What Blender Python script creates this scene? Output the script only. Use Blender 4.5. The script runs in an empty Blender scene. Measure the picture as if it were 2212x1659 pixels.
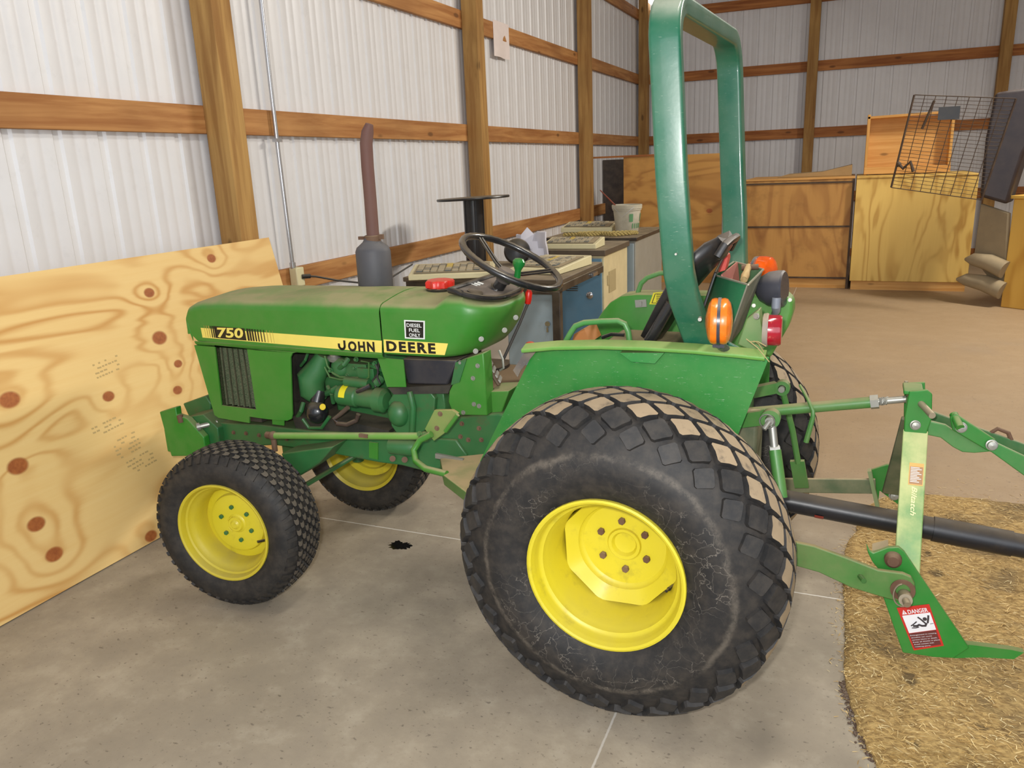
import bpy, bmesh, math, random
from mathutils import Vector, Matrix, Quaternion
random.seed(7)
PI = math.pi
COL = bpy.context.scene.collection
V = Vector

# ---------------------------------------------------------------- camera
CAM = V((.528, -1.945, 1.500))
FPX = 1706.045
CM = Matrix(((0.92256300, 0.38375383, -0.04013116), (-0.06639667, 0.26035073, 0.96322841), (-0.38009077, 0.88597432, -0.26566993)))
PSI = -.0215            # the tractor stands turned by this much from the walls
RT = Matrix.Rotation(PSI, 3, 'Z')
RTI = RT.transposed()

def A(px, py, ax, v, tractor=True):
    """measured point of the photograph that lies in the plane ax = v (metres)"""
    d = CM.transposed() @ V(((px - 1106) / FPX, -(py - 829.5) / FPX, 1.0))
    c = CAM.copy()
    if tractor:
        d = RTI @ d; c = RTI @ c
    k = 'xyz'.index(ax)
    return c + d * ((v - c[k]) / d[k])

# ---------------------------------------------------------------- materials
def nt(name):
    m = bpy.data.materials.new(name); m.use_nodes = True
    n = m.node_tree.nodes; l = m.node_tree.links
    return m, n, l, n['Principled BSDF']

def srgb(r, g, b):
    f = lambda c: (c / 255 / 12.92) if c / 255 <= .04045 else ((c / 255 + .055) / 1.055) ** 2.4
    return (f(r), f(g), f(b), 1)

def math_(n, l, op, a, b=None, c=None, clamp=False):
    x = n.new('ShaderNodeMath'); x.operation = op; x.use_clamp = clamp
    for i, q in enumerate((a, b, c)):
        if q is None: continue
        if isinstance(q, (int, float)): x.inputs[i].default_value = q
        else: l.new(q, x.inputs[i])
    return x.outputs[0]

def mixc(n, l, f, a, b):
    x = n.new('ShaderNodeMix'); x.data_type = 'RGBA'
    for i, q in ((0, f), (6, a), (7, b)):
        if isinstance(q, (int, float)): x.inputs[i].default_value = q
        elif isinstance(q, tuple): x.inputs[i].default_value = q
        else: l.new(q, x.inputs[i])
    return x.outputs[2]

def coords(n, l, scale=(1, 1, 1), loc=(0, 0, 0), rot=(0, 0, 0)):
    t = n.new('ShaderNodeTexCoord'); m = n.new('ShaderNodeMapping')
    m.inputs['Scale'].default_value = scale; m.inputs['Location'].default_value = loc
    m.inputs['Rotation'].default_value = rot
    l.new(t.outputs['Object'], m.inputs['Vector']); return m.outputs[0]

def noise(n, l, vec, scale=5, detail=3, rough=.5, dist=0):
    x = n.new('ShaderNodeTexNoise'); x.inputs['Scale'].default_value = scale
    x.inputs['Detail'].default_value = detail; x.inputs['Roughness'].default_value = rough
    x.inputs['Distortion'].default_value = dist
    l.new(vec, x.inputs['Vector']); return x.outputs['Fac']

def ramp(n, l, f, stops):
    x = n.new('ShaderNodeValToRGB'); e = x.color_ramp.elements
    while len(e) < len(stops): e.new(.5)
    for q, (p, c) in zip(e, stops):
        q.position = p; q.color = c if len(c) == 4 else (*c, 1)
    l.new(f, x.inputs[0]); return x.outputs[0]

def step(n, l, f, a, b):
    x = n.new('ShaderNodeMapRange'); x.interpolation_type = 'SMOOTHSTEP'
    x.inputs[1].default_value = a; x.inputs[2].default_value = b
    l.new(f, x.inputs[0]); return x.outputs[0]

def bump(n, l, b, h, strength=.3, dist=.01):
    x = n.new('ShaderNodeBump'); x.inputs['Strength'].default_value = strength
    x.inputs['Distance'].default_value = dist
    l.new(h, x.inputs['Height']); l.new(x.outputs[0], b.inputs['Normal'])

DUST = srgb(176, 158, 126)
def paint(name, col, rough=.4, dust=.5, metal=0, var=.12, grime=.15, side=.12, scratch=.0, dustc=DUST, coat=0, spec=.5):
    """painted or bare metal / plastic with settled dust on its upward faces and worn, dirty patches"""
    m, n, l, b = nt(name)
    co = coords(n, l)
    v = noise(n, l, co, 6, 4)
    dark = tuple(c * (1 - var * 2) for c in col[:3]) + (1,)
    lite = tuple(min(1, c * (1 + var)) for c in col[:3]) + (1,)
    c = mixc(n, l, v, dark, lite)
    g = step(n, l, noise(n, l, co, 14, 6, .65), .55, .75)
    c = mixc(n, l, math_(n, l, 'MULTIPLY', g, grime), c, srgb(88, 72, 50))
    geo = n.new('ShaderNodeNewGeometry'); sp = n.new('ShaderNodeSeparateXYZ')
    l.new(geo.outputs['Normal'], sp.inputs[0])
    up = step(n, l, sp.outputs[2], .35, .95)
    dn = step(n, l, noise(n, l, co, 9, 5, .6), .25, .7)
    f = math_(n, l, 'MULTIPLY', up, dust)
    f = math_(n, l, 'MULTIPLY', f, math_(n, l, 'MULTIPLY_ADD', dn, .5, .55))
    f = math_(n, l, 'ADD', f, math_(n, l, 'MULTIPLY', dn, side), clamp=True)
    c = mixc(n, l, f, c, dustc)
    if scratch:
        s = noise(n, l, coords(n, l, (9, 9, 60), rot=(.3, .5, .2)), 5, 5, .7)
        s2 = step(n, l, s, .64, .67)
        c = mixc(n, l, math_(n, l, 'MULTIPLY', s2, scratch), c, srgb(190, 200, 180))
    l.new(c, b.inputs['Base Color'])
    b.inputs['Metallic'].default_value = metal
    b.inputs['Specular IOR Level'].default_value = spec
    l.new(math_(n, l, 'MULTIPLY_ADD', f, .5, rough, clamp=True), b.inputs['Roughness'])
    if coat: b.inputs['Coat Weight'].default_value = coat; b.inputs['Coat Roughness'].default_value = .08
    bump(n, l, b, noise(n, l, co, 60, 3), .06, .004)
    return m

def plain(name, col, rough=.5, metal=0, emit=0):
    m, n, l, b = nt(name)
    co = coords(n, l)
    c = mixc(n, l, noise(n, l, co, 20, 3), tuple(x * .88 for x in col[:3]) + (1,), col)
    l.new(c, b.inputs['Base Color']); b.inputs['Roughness'].default_value = rough
    b.inputs['Metallic'].default_value = metal
    if emit:
        l.new(c, b.inputs['Emission Color']); b.inputs['Emission Strength'].default_value = emit
    return m

def lumber(name, c1, c2, axis=2, scale=1.0, knots=True, rough=.75, grain=26):
    """sawn timber, grain along the given axis"""
    m, n, l, b = nt(name)
    sc = [grain * scale] * 3; sc[axis] = 1.2 * scale
    co = coords(n, l, tuple(sc)); cb = coords(n, l)
    f = noise(n, l, co, 1.0, 6, .6, .4)
    g = noise(n, l, cb, 1.6, 4)
    c = mixc(n, l, step(n, l, f, .3, .7), c1, c2)
    c = mixc(n, l, math_(n, l, 'MULTIPLY', step(n, l, g, .4, .7), .35), c, tuple(x * .62 for x in c2[:3]) + (1,))
    if knots:
        vo = n.new('ShaderNodeTexVoronoi'); vo.inputs['Scale'].default_value = 1
        s2 = [6 * scale] * 3; s2[axis] = 2.2 * scale
        l.new(coords(n, l, tuple(s2)), vo.inputs['Vector'])
        k = step(n, l, vo.outputs['Distance'], .14, .07)
        c = mixc(n, l, math_(n, l, 'MULTIPLY', k, .7), c, tuple(x * .3 for x in c2[:3]) + (1,))
    l.new(c, b.inputs['Base Color']); b.inputs['Roughness'].default_value = rough
    bump(n, l, b, f, .25, .004)
    return m

def plywood(name, light, mid, dark, along=1, across=2, freq=26, stretch=.22, knots=(), amp=1.0, knotc=None, seed=0, blotch=0.0):
    """rotary cut plywood face: flowing cathedral grain in the plane of the two named axes"""
    m, n, l, b = nt(name)
    t = n.new('ShaderNodeTexCoord'); s = n.new('ShaderNodeSeparateXYZ'); l.new(t.outputs['Object'], s.inputs[0])
    u = s.outputs[along]; w = s.outputs[across]
    sc = [1, 1, 1]; sc[along] = stretch
    co = coords(n, l, tuple(sc), loc=(seed, seed * .7, seed * .3))
    f = math_(n, l, 'MULTIPLY', noise(n, l, co, 2.6, 3, .45, .6), 1.5 * amp)
    f = math_(n, l, 'MULTIPLY_ADD', w, .35, f)
    kn = None
    for (ku, kw, kr) in knots:
        du = math_(n, l, 'SUBTRACT', u, ku); dw = math_(n, l, 'SUBTRACT', w, kw)
        r2 = math_(n, l, 'ADD', math_(n, l, 'MULTIPLY', math_(n, l, 'MULTIPLY', du, du), .55), math_(n, l, 'MULTIPLY', dw, dw))
        e = math_(n, l, 'POWER', 2.718, math_(n, l, 'MULTIPLY', r2, -1 / (kr * 3.4) ** 2))
        f = math_(n, l, 'MULTIPLY_ADD', e, .30, f)
        k = step(n, l, r2, (kr * 1.05) ** 2, (kr * .7) ** 2)
        kn = k if kn is None else math_(n, l, 'MAXIMUM', kn, k)
    fine = noise(n, l, coords(n, l, tuple(1.5 if i == along else 40 for i in range(3))), 1.5, 4, .6)
    f = math_(n, l, 'MULTIPLY_ADD', fine, .02, f)
    wv = math_(n, l, 'SINE', math_(n, l, 'MULTIPLY', f, freq))
    wv = math_(n, l, 'MULTIPLY_ADD', wv, .5, .5)
    wv = math_(n, l, 'POWER', wv, 3.0)
    area = step(n, l, noise(n, l, co, 3.5, 2), .3, .7)
    c = mixc(n, l, math_(n, l, 'MULTIPLY', fine, .6), light, mid)
    c = mixc(n, l, math_(n, l, 'MULTIPLY', wv, math_(n, l, 'MULTIPLY_ADD', area, .55, .3)), c, dark)
    if kn is not None:
        kc = mixc(n, l, noise(n, l, coords(n, l), 70, 3), srgb(186, 112, 56), knotc or srgb(132, 66, 30))
        c = mixc(n, l, kn, c, kc)
    if blotch:
        c = mixc(n, l, math_(n, l, 'MULTIPLY', step(n, l, noise(n, l, coords(n, l), 3.5, 5, .65), .5, .72), blotch), c, tuple(x * .45 for x in dark[:3]) + (1,))
    l.new(c, b.inputs['Base Color']); b.inputs['Roughness'].default_value = .6
    bump(n, l, b, fine, .12, .003)
    return m

# ---------------------------------------------------------------- mesh builder
class B:
    def __init__(s): s.bm = bmesh.new()
    def face(s, pts, mi=0, smooth=False):
        vs = [s.bm.verts.new(p) for p in pts]
        f = s.bm.faces.new(vs); f.material_index = mi; f.smooth = smooth; return f
    def box(s, c, size, rot=None, mi=0):
        R = rot.to_matrix() if isinstance(rot, Quaternion) else (rot or Matrix.Identity(3))
        c = V(c); h = V(size) / 2
        vs = [s.bm.verts.new(c + R @ V((x * h.x, y * h.y, z * h.z))) for x in (-1, 1) for y in (-1, 1) for z in (-1, 1)]
        for q in ((0, 1, 3, 2), (4, 6, 7, 5), (0, 4, 5, 1), (2, 3, 7, 6), (0, 2, 6, 4), (1, 5, 7, 3)):
            f = s.bm.faces.new([vs[i] for i in q]); f.material_index = mi
        return s
    def bar(s, p0, p1, w, h, up=(0, 0, 1), mi=0, ext=0):
        """rectangular bar from p0 to p1, w across, h along up"""
        p0 = V(p0); p1 = V(p1); d = (p1 - p0).normalized(); up = V(up)
        sd = d.cross(up).normalized(); u = sd.cross(d)
        R = Matrix((d, sd, u)).transposed()
        return s.box((p0 + p1) / 2, ((p1 - p0).length + 2 * ext, w, h), R, mi)
    def prism(s, pts, vec, mi=0):
        pts = [V(p) for p in pts]; vec = V(vec)
        a = [s.bm.verts.new(p) for p in pts]; c = [s.bm.verts.new(p + vec) for p in pts]
        n = len(pts)
        fs = [s.bm.faces.new(a), s.bm.faces.new(list(reversed(c)))]
        for i in range(n): fs.append(s.bm.faces.new([a[i], c[i], c[(i + 1) % n], a[(i + 1) % n]]))
        for f in fs: f.material_index = mi
        bmesh.ops.recalc_face_normals(s.bm, faces=fs)
        return s
    def loft(s, rings, closed=True, caps=True, mi=0, smooth=True):
        R = [[s.bm.verts.new(p) for p in r] for r in rings]; fs = []
        n = len(R[0])
        for a, b in zip(R, R[1:]):
            for i in range(n if closed else n - 1):
                j = (i + 1) % n
                f = s.bm.faces.new([a[i], a[j], b[j], b[i]]); f.smooth = smooth; fs.append(f)
        if caps and closed:
            for r in (R[0], R[-1]):
                f = s.bm.faces.new(r if r is R[-1] else list(reversed(r))); fs.append(f)
        for f in fs: f.material_index = mi
        bmesh.ops.recalc_face_normals(s.bm, faces=fs)
        return s
    def frames(s, path, closed=False, up=None):
        P = [V(p) for p in path]; out = []; N = len(P); prev = None
        for i in range(N):
            if closed: t = (P[(i + 1) % N] - P[i - 1]).normalized()
            else: t = (P[min(i + 1, N - 1)] - P[max(i - 1, 0)]).normalized()
            if prev is None:
                a = V(up) if up else (V((0, 0, 1)) if abs(t.z) < .9 else V((1, 0, 0)))
            else: a = prev
            nrm = (a - t * a.dot(t)).normalized(); prev = nrm
            out.append((P[i], t, nrm, t.cross(nrm)))
        return out
    def tube(s, path, r, n=12, closed=False, mi=0, caps=True):
        rad = r if isinstance(r, (list, tuple)) else [r] * len(path)
        rings = []
        for (p, t, a, b), q in zip(s.frames(path, closed), rad):
            rings.append([p + (a * math.cos(2 * PI * k / n) + b * math.sin(2 * PI * k / n)) * q for k in range(n)])
        if closed: rings.append(rings[0])
        return s.loft(rings, True, caps and not closed, mi)
    def sweep(s, path, w, h, up, mi=0, rnd=.006, seg=3):
        """rounded rectangular section (w along the binormal, h along up) swept along a path"""
        prof = []
        for cx, cy, a0 in ((1, 1, 0), (-1, 1, 90), (-1, -1, 180), (1, -1, 270)):
            for k in range(seg + 1):
                an = math.radians(a0 + 90 * k / seg)
                prof.append((cx * (w / 2 - rnd) + math.cos(an) * rnd, cy * (h / 2 - rnd) + math.sin(an) * rnd))
        rings = []
        for p, t, a, b in s.frames(path, False, up):
            rings.append([p + b * x + a * y for x, y in prof])
        return s.loft(rings, True, True, mi)
    def cyl(s, p0, p1, r, n=20, r2=None, mi=0, smooth=True):
        p0 = V(p0); p1 = V(p1); t = (p1 - p0).normalized()
        a = t.orthogonal().normalized(); b = t.cross(a); r2 = r if r2 is None else r2
        R = [[p + (a * math.cos(2 * PI * k / n) + b * math.sin(2 * PI * k / n)) * q for k in range(n)] for p, q in ((p0, r), (p1, r2))]
        s.loft(R, True, True, mi, smooth); return s
    def lathe(s, prof, o, ax, n=32, mi=0, closed=False, a0=0, a1=2 * PI, mis=None):
        """prof: (distance along axis, radius)"""
        o = V(o); t = V(ax).normalized(); a = V((0, 0, 1)) if abs(t.z) < .9 else V((1, 0, 0))
        a = (a - t * a.dot(t)).normalized(); b = t.cross(a)
        full = abs(a1 - a0 - 2 * PI) < 1e-6; m = n if full else n + 1
        rings = [[s.bm.verts.new(o + t * d + (a * math.cos(a0 + (a1 - a0) * k / n) + b * math.sin(a0 + (a1 - a0) * k / n)) * r) for k in range(m)] for d, r in prof]
        if closed: rings.append(rings[0])
        fs = []
        for i, (x, y) in enumerate(zip(rings, rings[1:])):
            for k in range(n):
                j = (k + 1) % m
                f = s.bm.faces.new([x[k], x[j], y[j], y[k]]); f.smooth = True
                f.material_index = mis[i] if mis else mi; fs.append(f)
        bmesh.ops.recalc_face_normals(s.bm, faces=fs)
        return s
    def ball(s, c, r, sc=(1, 1, 1), rot=None, n=20, mi=0):
        c = V(c); R = rot or Matrix.Identity(3)
        rings = []
        for i in range(1, n // 2):
            th = PI * i / (n // 2)
            rings.append([c + R @ V((math.sin(th) * math.cos(2 * PI * k / n) * r * sc[0], math.sin(th) * math.sin(2 * PI * k / n) * r * sc[1], math.cos(th) * r * sc[2])) for k in range(n)])
        return s.loft(rings, True, True, mi)
    def bolt(s, p, ax, r=.009, h=.007, mi=0, washer=True):
        p = V(p); ax = V(ax).normalized()
        if washer: s.cyl(p, p + ax * .002, r * 1.45, 14, mi=mi)
        s.cyl(p + ax * .002, p + ax * (.002 + h), r, 6, mi=mi, smooth=False)
        return s
    def weld(s, d=1e-5): bmesh.ops.remove_doubles(s.bm, verts=s.bm.verts[:], dist=d); return s
    def build(s, name, mats, parent=None, label=None, bevel=0, sub=0, seg=2, sharp=.6):
        me = bpy.data.meshes.new(name); s.bm.to_mesh(me); s.bm.free()
        for m in (mats if isinstance(mats, (list, tuple)) else [mats]): me.materials.append(m)
        o = bpy.data.objects.new(name, me); COL.objects.link(o)
        if parent: o.parent = parent
        if label: o['label'] = label
        if bevel:
            k = o.modifiers.new('bevel', 'BEVEL'); k.width = bevel; k.segments = seg; k.limit_method = 'ANGLE'; k.angle_limit = .6
        if sub:
            k = o.modifiers.new('sub', 'SUBSURF'); k.levels = sub; k.render_levels = sub
        me.set_sharp_from_angle(angle=sharp)
        return o

def tag(o, label, cat, group=None, kind=None):
    o['label'] = label; o['category'] = cat
    if group: o['group'] = group
    if kind: o['kind'] = kind
    return o
def empty(name, loc=(0, 0, 0), rz=0):
    o = bpy.data.objects.new(name, None); COL.objects.link(o); o.location = loc; o.rotation_euler = (0, 0, rz)
    o.empty_display_size = .1
    return o
def structure(o): o['kind'] = 'structure'; return o

def lettering(b, text, origin, xdir, ydir, size, mi=0, bold=0.0, shear=0.0, width=None, align='LEFT', lift=.0004, spacing=1.0):
    """adds text as flat mesh letters to builder b; fits to width if given"""
    cu = bpy.data.curves.new('t', 'FONT'); cu.body = text; cu.size = 1; cu.offset = bold; cu.shear = shear
    cu.align_x = align; cu.space_character = spacing; cu.resolution_u = 3
    ob = bpy.data.objects.new('t', cu); me = bpy.data.meshes.new_from_object(ob)
    xs = [v.co.x for v in me.vertices]
    o = V(origin); xd = V(xdir).normalized(); yd = V(ydir).normalized(); nd = xd.cross(yd)
    sx = size if width is None else width / (max(xs) - min(xs))
    off = min(xs) if (width is not None) else 0
    vs = [b.bm.verts.new(o + xd * ((v.co.x - off) * sx) + yd * (v.co.y * size) + nd * lift) for v in me.vertices]
    for p in me.polygons:
        try: f = b.bm.faces.new([vs[i] for i in p.vertices]); f.material_index = mi
        except ValueError: pass
    bpy.data.objects.remove(ob); bpy.data.meshes.remove(me); bpy.data.curves.remove(cu)
    return b

def solid(o, th, off=0):
    k = o.modifiers.new('thick', 'SOLIDIFY'); k.thickness = th; k.offset = off
    e = o.modifiers.new('edges', 'EDGE_SPLIT'); e.split_angle = .6
    return o
# ================================================================ SETTING
M_steel_wall = paint('white_wall_steel', srgb(226, 226, 228), .42, 0, var=.03, grime=.07, side=.05, dustc=srgb(196, 190, 178))
M_post = lumber('treated_post', srgb(186, 146, 84), srgb(146, 104, 52), 2, 1, grain=18)
M_girt_y = lumber('girt_wood_side', srgb(198, 146, 88), srgb(158, 102, 52), 1, 1, grain=20)
M_girt_x = lumber('girt_wood_back', srgb(196, 132, 72), srgb(146, 84, 40), 0, 1, grain=20)

def ribbed(name, a0, a1, z0, z1, place, out):
    """steel wall sheet with trapezoid ribs every 0.2286 m and two small stiffening lines in between"""
    prof = []; x = a0; p = .2286
    while x < a1:
        prof += [(x, 0), (x + .010, .010), (x + .036, .010), (x + .048, 0), (x + .095, 0), (x + .100, .002), (x + .112, .002), (x + .117, 0), (x + .160, 0), (x + .165, .002), (x + .177, .002), (x + .182, 0)]
        x += p
    prof.append((x, 0)); b = B()
    lo = [b.bm.verts.new(place(a, d * out, z0)) for a, d in prof]; hi = [b.bm.verts.new(place(a, d * out, z1)) for a, d in prof]
    for i in range(len(prof) - 1): b.bm.faces.new([lo[i], lo[i + 1], hi[i + 1], hi[i]])
    o = b.build(name, M_steel_wall); structure(o)
    solid(o, .003, -1)
    return o

XW = -2.64; YB = 11.0; HT = 4.6
ribbed('wall_left', -4.3, YB + .1, 0, HT, lambda a, d, z: (XW - d, a + .069, z), 1)
ribbed('wall_back', XW - .1, 8.0, 0, HT, lambda a, d, z: (a, YB + d, z), 1)
ribbed('wall_right', -4.3, YB + .1, 0, HT, lambda a, d, z: (8.0 + d, a, z), 1)

tn = [0]
def trim(b, mat, bev=.003):
    tn[0] += 1; o = b.build('trim_%d' % tn[0], mat, bevel=bev); return structure(o)
for y in (-1.71, 1.44, 4.59, 7.74, 10.76):
    trim(B().box((-2.53, y + .07, HT / 2), (.14, .14, HT)), M_post)
for x in (-.17, 2.21, 4.6, 7.0):
    trim(B().box((x + .07, 10.89, HT / 2), (.14, .14, HT)), M_post)
for z in (.045, .883, 1.797, 2.711, 3.625):
    segs = [(-4.3, .9), (.902, 4.66), (4.662, 7.81), (7.812, 10.95)] if z < 1 else [(-4.3, 1.95), (1.952, 4.66), (4.662, 7.81), (7.812, 10.95)]
    for (a, c) in segs:
        trim(B().box((-2.619, (a + c) / 2, z), (.038, c - a, .14)), M_girt_y)
    for (a, c) in ((-2.6, -.1), (-.098, 4.67), (4.672, 7.9)):
        trim(B().box(((a + c) / 2, 10.98, z), (c - a, .036, .14)), M_girt_x)

# roof underside and its purlins (the photograph shows none of it, the light does)
m_ceil = paint('roof_steel', srgb(205, 205, 205), .5, 0, side=.05)
structure(B().box((2.7, 3.3, HT + .05), (11, 15.6, .06)).build('ceiling', m_ceil))

# concrete floor ------------------------------------------------
m, n, l, b = nt('concrete_floor')
co = coords(n, l)
c1 = noise(n, l, co, 1.3, 6, .6, .3); c2 = noise(n, l, co, 7, 6, .65); c3 = noise(n, l, co, 60, 4, .6)
c = mixc(n, l, step(n, l, c1, .3, .7), srgb(148, 137, 120), srgb(172, 160, 141))
c = mixc(n, l, math_(n, l, 'MULTIPLY', step(n, l, c2, .42, .68), .42), c, srgb(138, 128, 114))
c = mixc(n, l, math_(n, l, 'MULTIPLY', step(n, l, c2, .5, .28), .25), c, srgb(203, 194, 176))
sc_ = n.new('ShaderNodeSeparateXYZ'); tc = n.new('ShaderNodeTexCoord'); l.new(tc.outputs['Object'], sc_.inputs[0])
X, Y = sc_.outputs[0], sc_.outputs[1]
# browner tone building up toward the back of the shed
back_brown = step(n, l, math_(n, l, 'MULTIPLY_ADD', c1, 1.2, math_(n, l, 'MULTIPLY_ADD', X, .5, Y)), 1.4, 3.2)
c = mixc(n, l, math_(n, l, 'MULTIPLY', back_brown, .75), c, srgb(160, 132, 96))
wet = step(n, l, noise(n, l, coords(n, l, (1, 1, 1), (3.1, 1.2, 0)), .9, 4, .6), .52, .72)
c = mixc(n, l, math_(n, l, 'MULTIPLY', wet, .16), c, srgb(122, 118, 116))
# specks of dirt, denser toward the plywood
sp = noise(n, l, coords(n, l, (1, 1.7, 1), rot=(0, 0, .5)), 34, 4, .55)
den = noise(n, l, coords(n, l, loc=(5, 2, 0)), 1.4, 3)
thr = math_(n, l, 'SUBTRACT', sp, math_(n, l, 'MULTIPLY', math_(n, l, 'SUBTRACT', 1, den), .12))
c = mixc(n, l, math_(n, l, 'MULTIPLY', step(n, l, thr, .585, .65), .6), c, srgb(92, 82, 72))
sp2 = noise(n, l, coords(n, l, loc=(9, 4, 2)), 90, 2, .5)
c = mixc(n, l, math_(n, l, 'MULTIPLY', step(n, l, sp2, .66, .72), .5), c, srgb(80, 72, 64))
def line(coord, at, w):
    d = math_(n, l, 'ABSOLUTE', math_(n, l, 'SUBTRACT', math_(n, l, 'MULTIPLY_ADD', c3, .004, coord), at + .002))
    return step(n, l, d, w, w * .5)
ln = math_(n, l, 'MULTIPLY', line(Y, .737, .004), step(n, l, X, .62, .58))
ln = math_(n, l, 'MAXIMUM', ln, math_(n, l, 'MULTIPLY', line(X, .012, .004), .55))
c = mixc(n, l, math_(n, l, 'MULTIPLY', ln, .9), c, srgb(226, 222, 214))
l.new(c, b.inputs['Base Color'])
l.new(math_(n, l, 'MULTIPLY_ADD', c2, .25, .5), b.inputs['Roughness'])
bump(n, l, b, math_(n, l, 'MULTIPLY_ADD', c2, .6, c3), .12, .004)
structure(B().box((2.7, 3.3, -.05), (11, 15.6, .1)).build('floor', m))

# oil spot
M_oil = plain('wet_oil', (.006, .006, .006, 1), .12)
bo = B(); cc = V((-1.104, .612, .0008)); ring = []
for k in range(40):
    a = 2 * PI * k / 40; r = .034 * (1 + .35 * math.sin(3 * a + 1) * random.random() + random.uniform(-.28, .28))
    ring.append(cc + V((math.cos(a) * r * 1.5, math.sin(a) * r * 1.0, 0)))
bo.prism(ring, (0, 0, -.0006))
tag(bo.build('oil_spot', M_oil), 'small black splash of oil on the concrete between the front and rear wheels', 'oil stain')

# ================================================================ LEANING PLYWOOD
KN = [(.695, 1.034, .024), (.671, .828, .034), (.726, .692, .020), (.676, .578, .022), (.324, .649, .024), (-.076, .751, .034), (-.133, .509, .034), (-.144, .281, .030), (-.12, .146, .030), (.298, .026, .026), (1.129, 1.139, .024), (.40, .30, .0), (1.1, .5, .024)]
KN = [k for k in KN if k[2] > 0]
M_ply = plywood('fresh_plywood', srgb(236, 204, 138), srgb(226, 182, 108), srgb(198, 140, 66), 1, 2, 34, .26, KN, 1.0)
b = B().box((0, .372, .6), (.018, 2.44, 1.2))
ply = b.build('plywood_sheet', M_ply, bevel=.001)
ply.matrix_world = Matrix.Translation((-2.155, 0, .003)) @ Matrix.Rotation(-math.atan2(.25, 1.14), 4, 'Y')
tag(ply, 'large fresh knotty plywood sheet leaning on the white wall in front of the tractor', 'plywood')
M_ink = plain('faded_ink', srgb(196, 168, 112), .7)
b = B()
for (u0, w0, rows, ln_) in ((.30, .79, 4, .12), (.20, .545, 3, .14), (.27, .46, 5, .13), (.30, .36, 4, .14)):
    for r in range(rows):
        u = u0
        while u < u0 + ln_:
            q = random.uniform(.008, .02)
            if random.random() < .75: b.box((.0092, u + q / 2, w0 - r * .018 + (u - u0) * .1), (.0006, q, .007))
            u += q + .005
o = b.build('grade_stamp', M_ink, ply, 'faded grey ink stamp, too blurred to read'); o['kind'] = 'stuff'

# ================================================================ CONDUIT, OUTLET, CORD, PAPER
M_galv = paint('galvanised', srgb(200, 203, 208), .3, .1, metal=.8, var=.05, side=.03)
M_cream = paint('cream_plastic', srgb(226, 218, 176), .45, .35, var=.03, side=.06)
M_black = paint('black_plastic', (.012, .012, .014, 1), .35, .35, var=.1, side=.04)
M_rubblk = paint('black_cable', (.015, .015, .015, 1), .5, .2, side=.02)
t = empty('electrical_conduit', (-2.56, 1.97, .88))
tag(t, 'thin galvanised conduit running down the white wall right of the first post', 'conduit')
def rel(b, e):      # shift a world-built mesh into the frame of its empty
    bmesh.ops.translate(b.bm, verts=b.bm.verts[:], vec=-V(e.location)); return b
b = B().tube([(-2.575, 1.97, HT), (-2.575, 1.97, 1.95), (-2.575, 1.972, 1.6), (-2.575, 1.985, .95)], .0125, 12)
rel(b, t).build('pipe', M_galv, t)
for z in (1.70, 2.74): rel(B().box((-2.572, 1.97, z), (.032, .05, .02)), t).build('pipe_strap', M_galv, t)
b = B().box((-2.57, 2.01, .90), (.055, .075, .115))
ob = rel(b, t).build('outlet_box', M_cream, t, bevel=.006)
b = B().cyl((-2.575, 1.985, .96), (-2.575, 1.985, .99), .018, 12)
rel(b, t).build('connector', M_galv, ob)
cord = B().tube([(-2.54, 2.04, .90), (-2.50, 2.10, .89), (-2.45, 2.25, .845), (-2.40, 2.45, .80), (-2.33, 2.7, .80), (-2.3, 2.95, .86)], .006, 8)
cord.cyl((-2.545, 2.02, .90), (-2.52, 2.07, .897), .014, 12)
tag(cord.build('power_cord', M_rubblk), 'black power cord plugged into the wall outlet below the conduit', 'cord')

M_paper = plain('paper', srgb(238, 226, 222), .8)
b = B(); pts = []
rings = [[(-2.598 + .012 * math.sin(k * .8) * (j / 6), 5.245 + k * .046, 2.80 - j * .052) for k in range(9)] for j in range(7)]
b.loft(rings, False, False)
o = b.build('paper_sheet', M_paper); solid(o, .002, -1)
tag(o, 'blank white sheet of paper pinned to the upper wall girt', 'paper')

# ================================================================ DESK AND CABINETS ALONG THE LEFT WALL
M_deskbrown = paint('dusty_desktop', srgb(84, 72, 58), .5, .75, dustc=srgb(150, 136, 112))
M_darkedge = paint('dark_steel', srgb(44, 36, 32), .4, .5)
M_bluegrey = paint('grey_blue_steel', srgb(148, 166, 176), .4, .3, side=.05)
M_blue = paint('blue_steel', srgb(92, 136, 164), .4, .3, side=.05)
M_creamsteel = paint('cream_steel', srgb(222, 208, 164), .4, .3, side=.15, dustc=srgb(160, 148, 116))
M_whitesteel = paint('white_steel', srgb(214, 206, 196), .4, .3, side=.08)
M_grey = paint('grey_steel', srgb(152, 152, 144), .4, .3, side=.12)
M_chrome = paint('chrome', srgb(190, 192, 196), .2, .1, metal=.9, side=.02)

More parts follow.
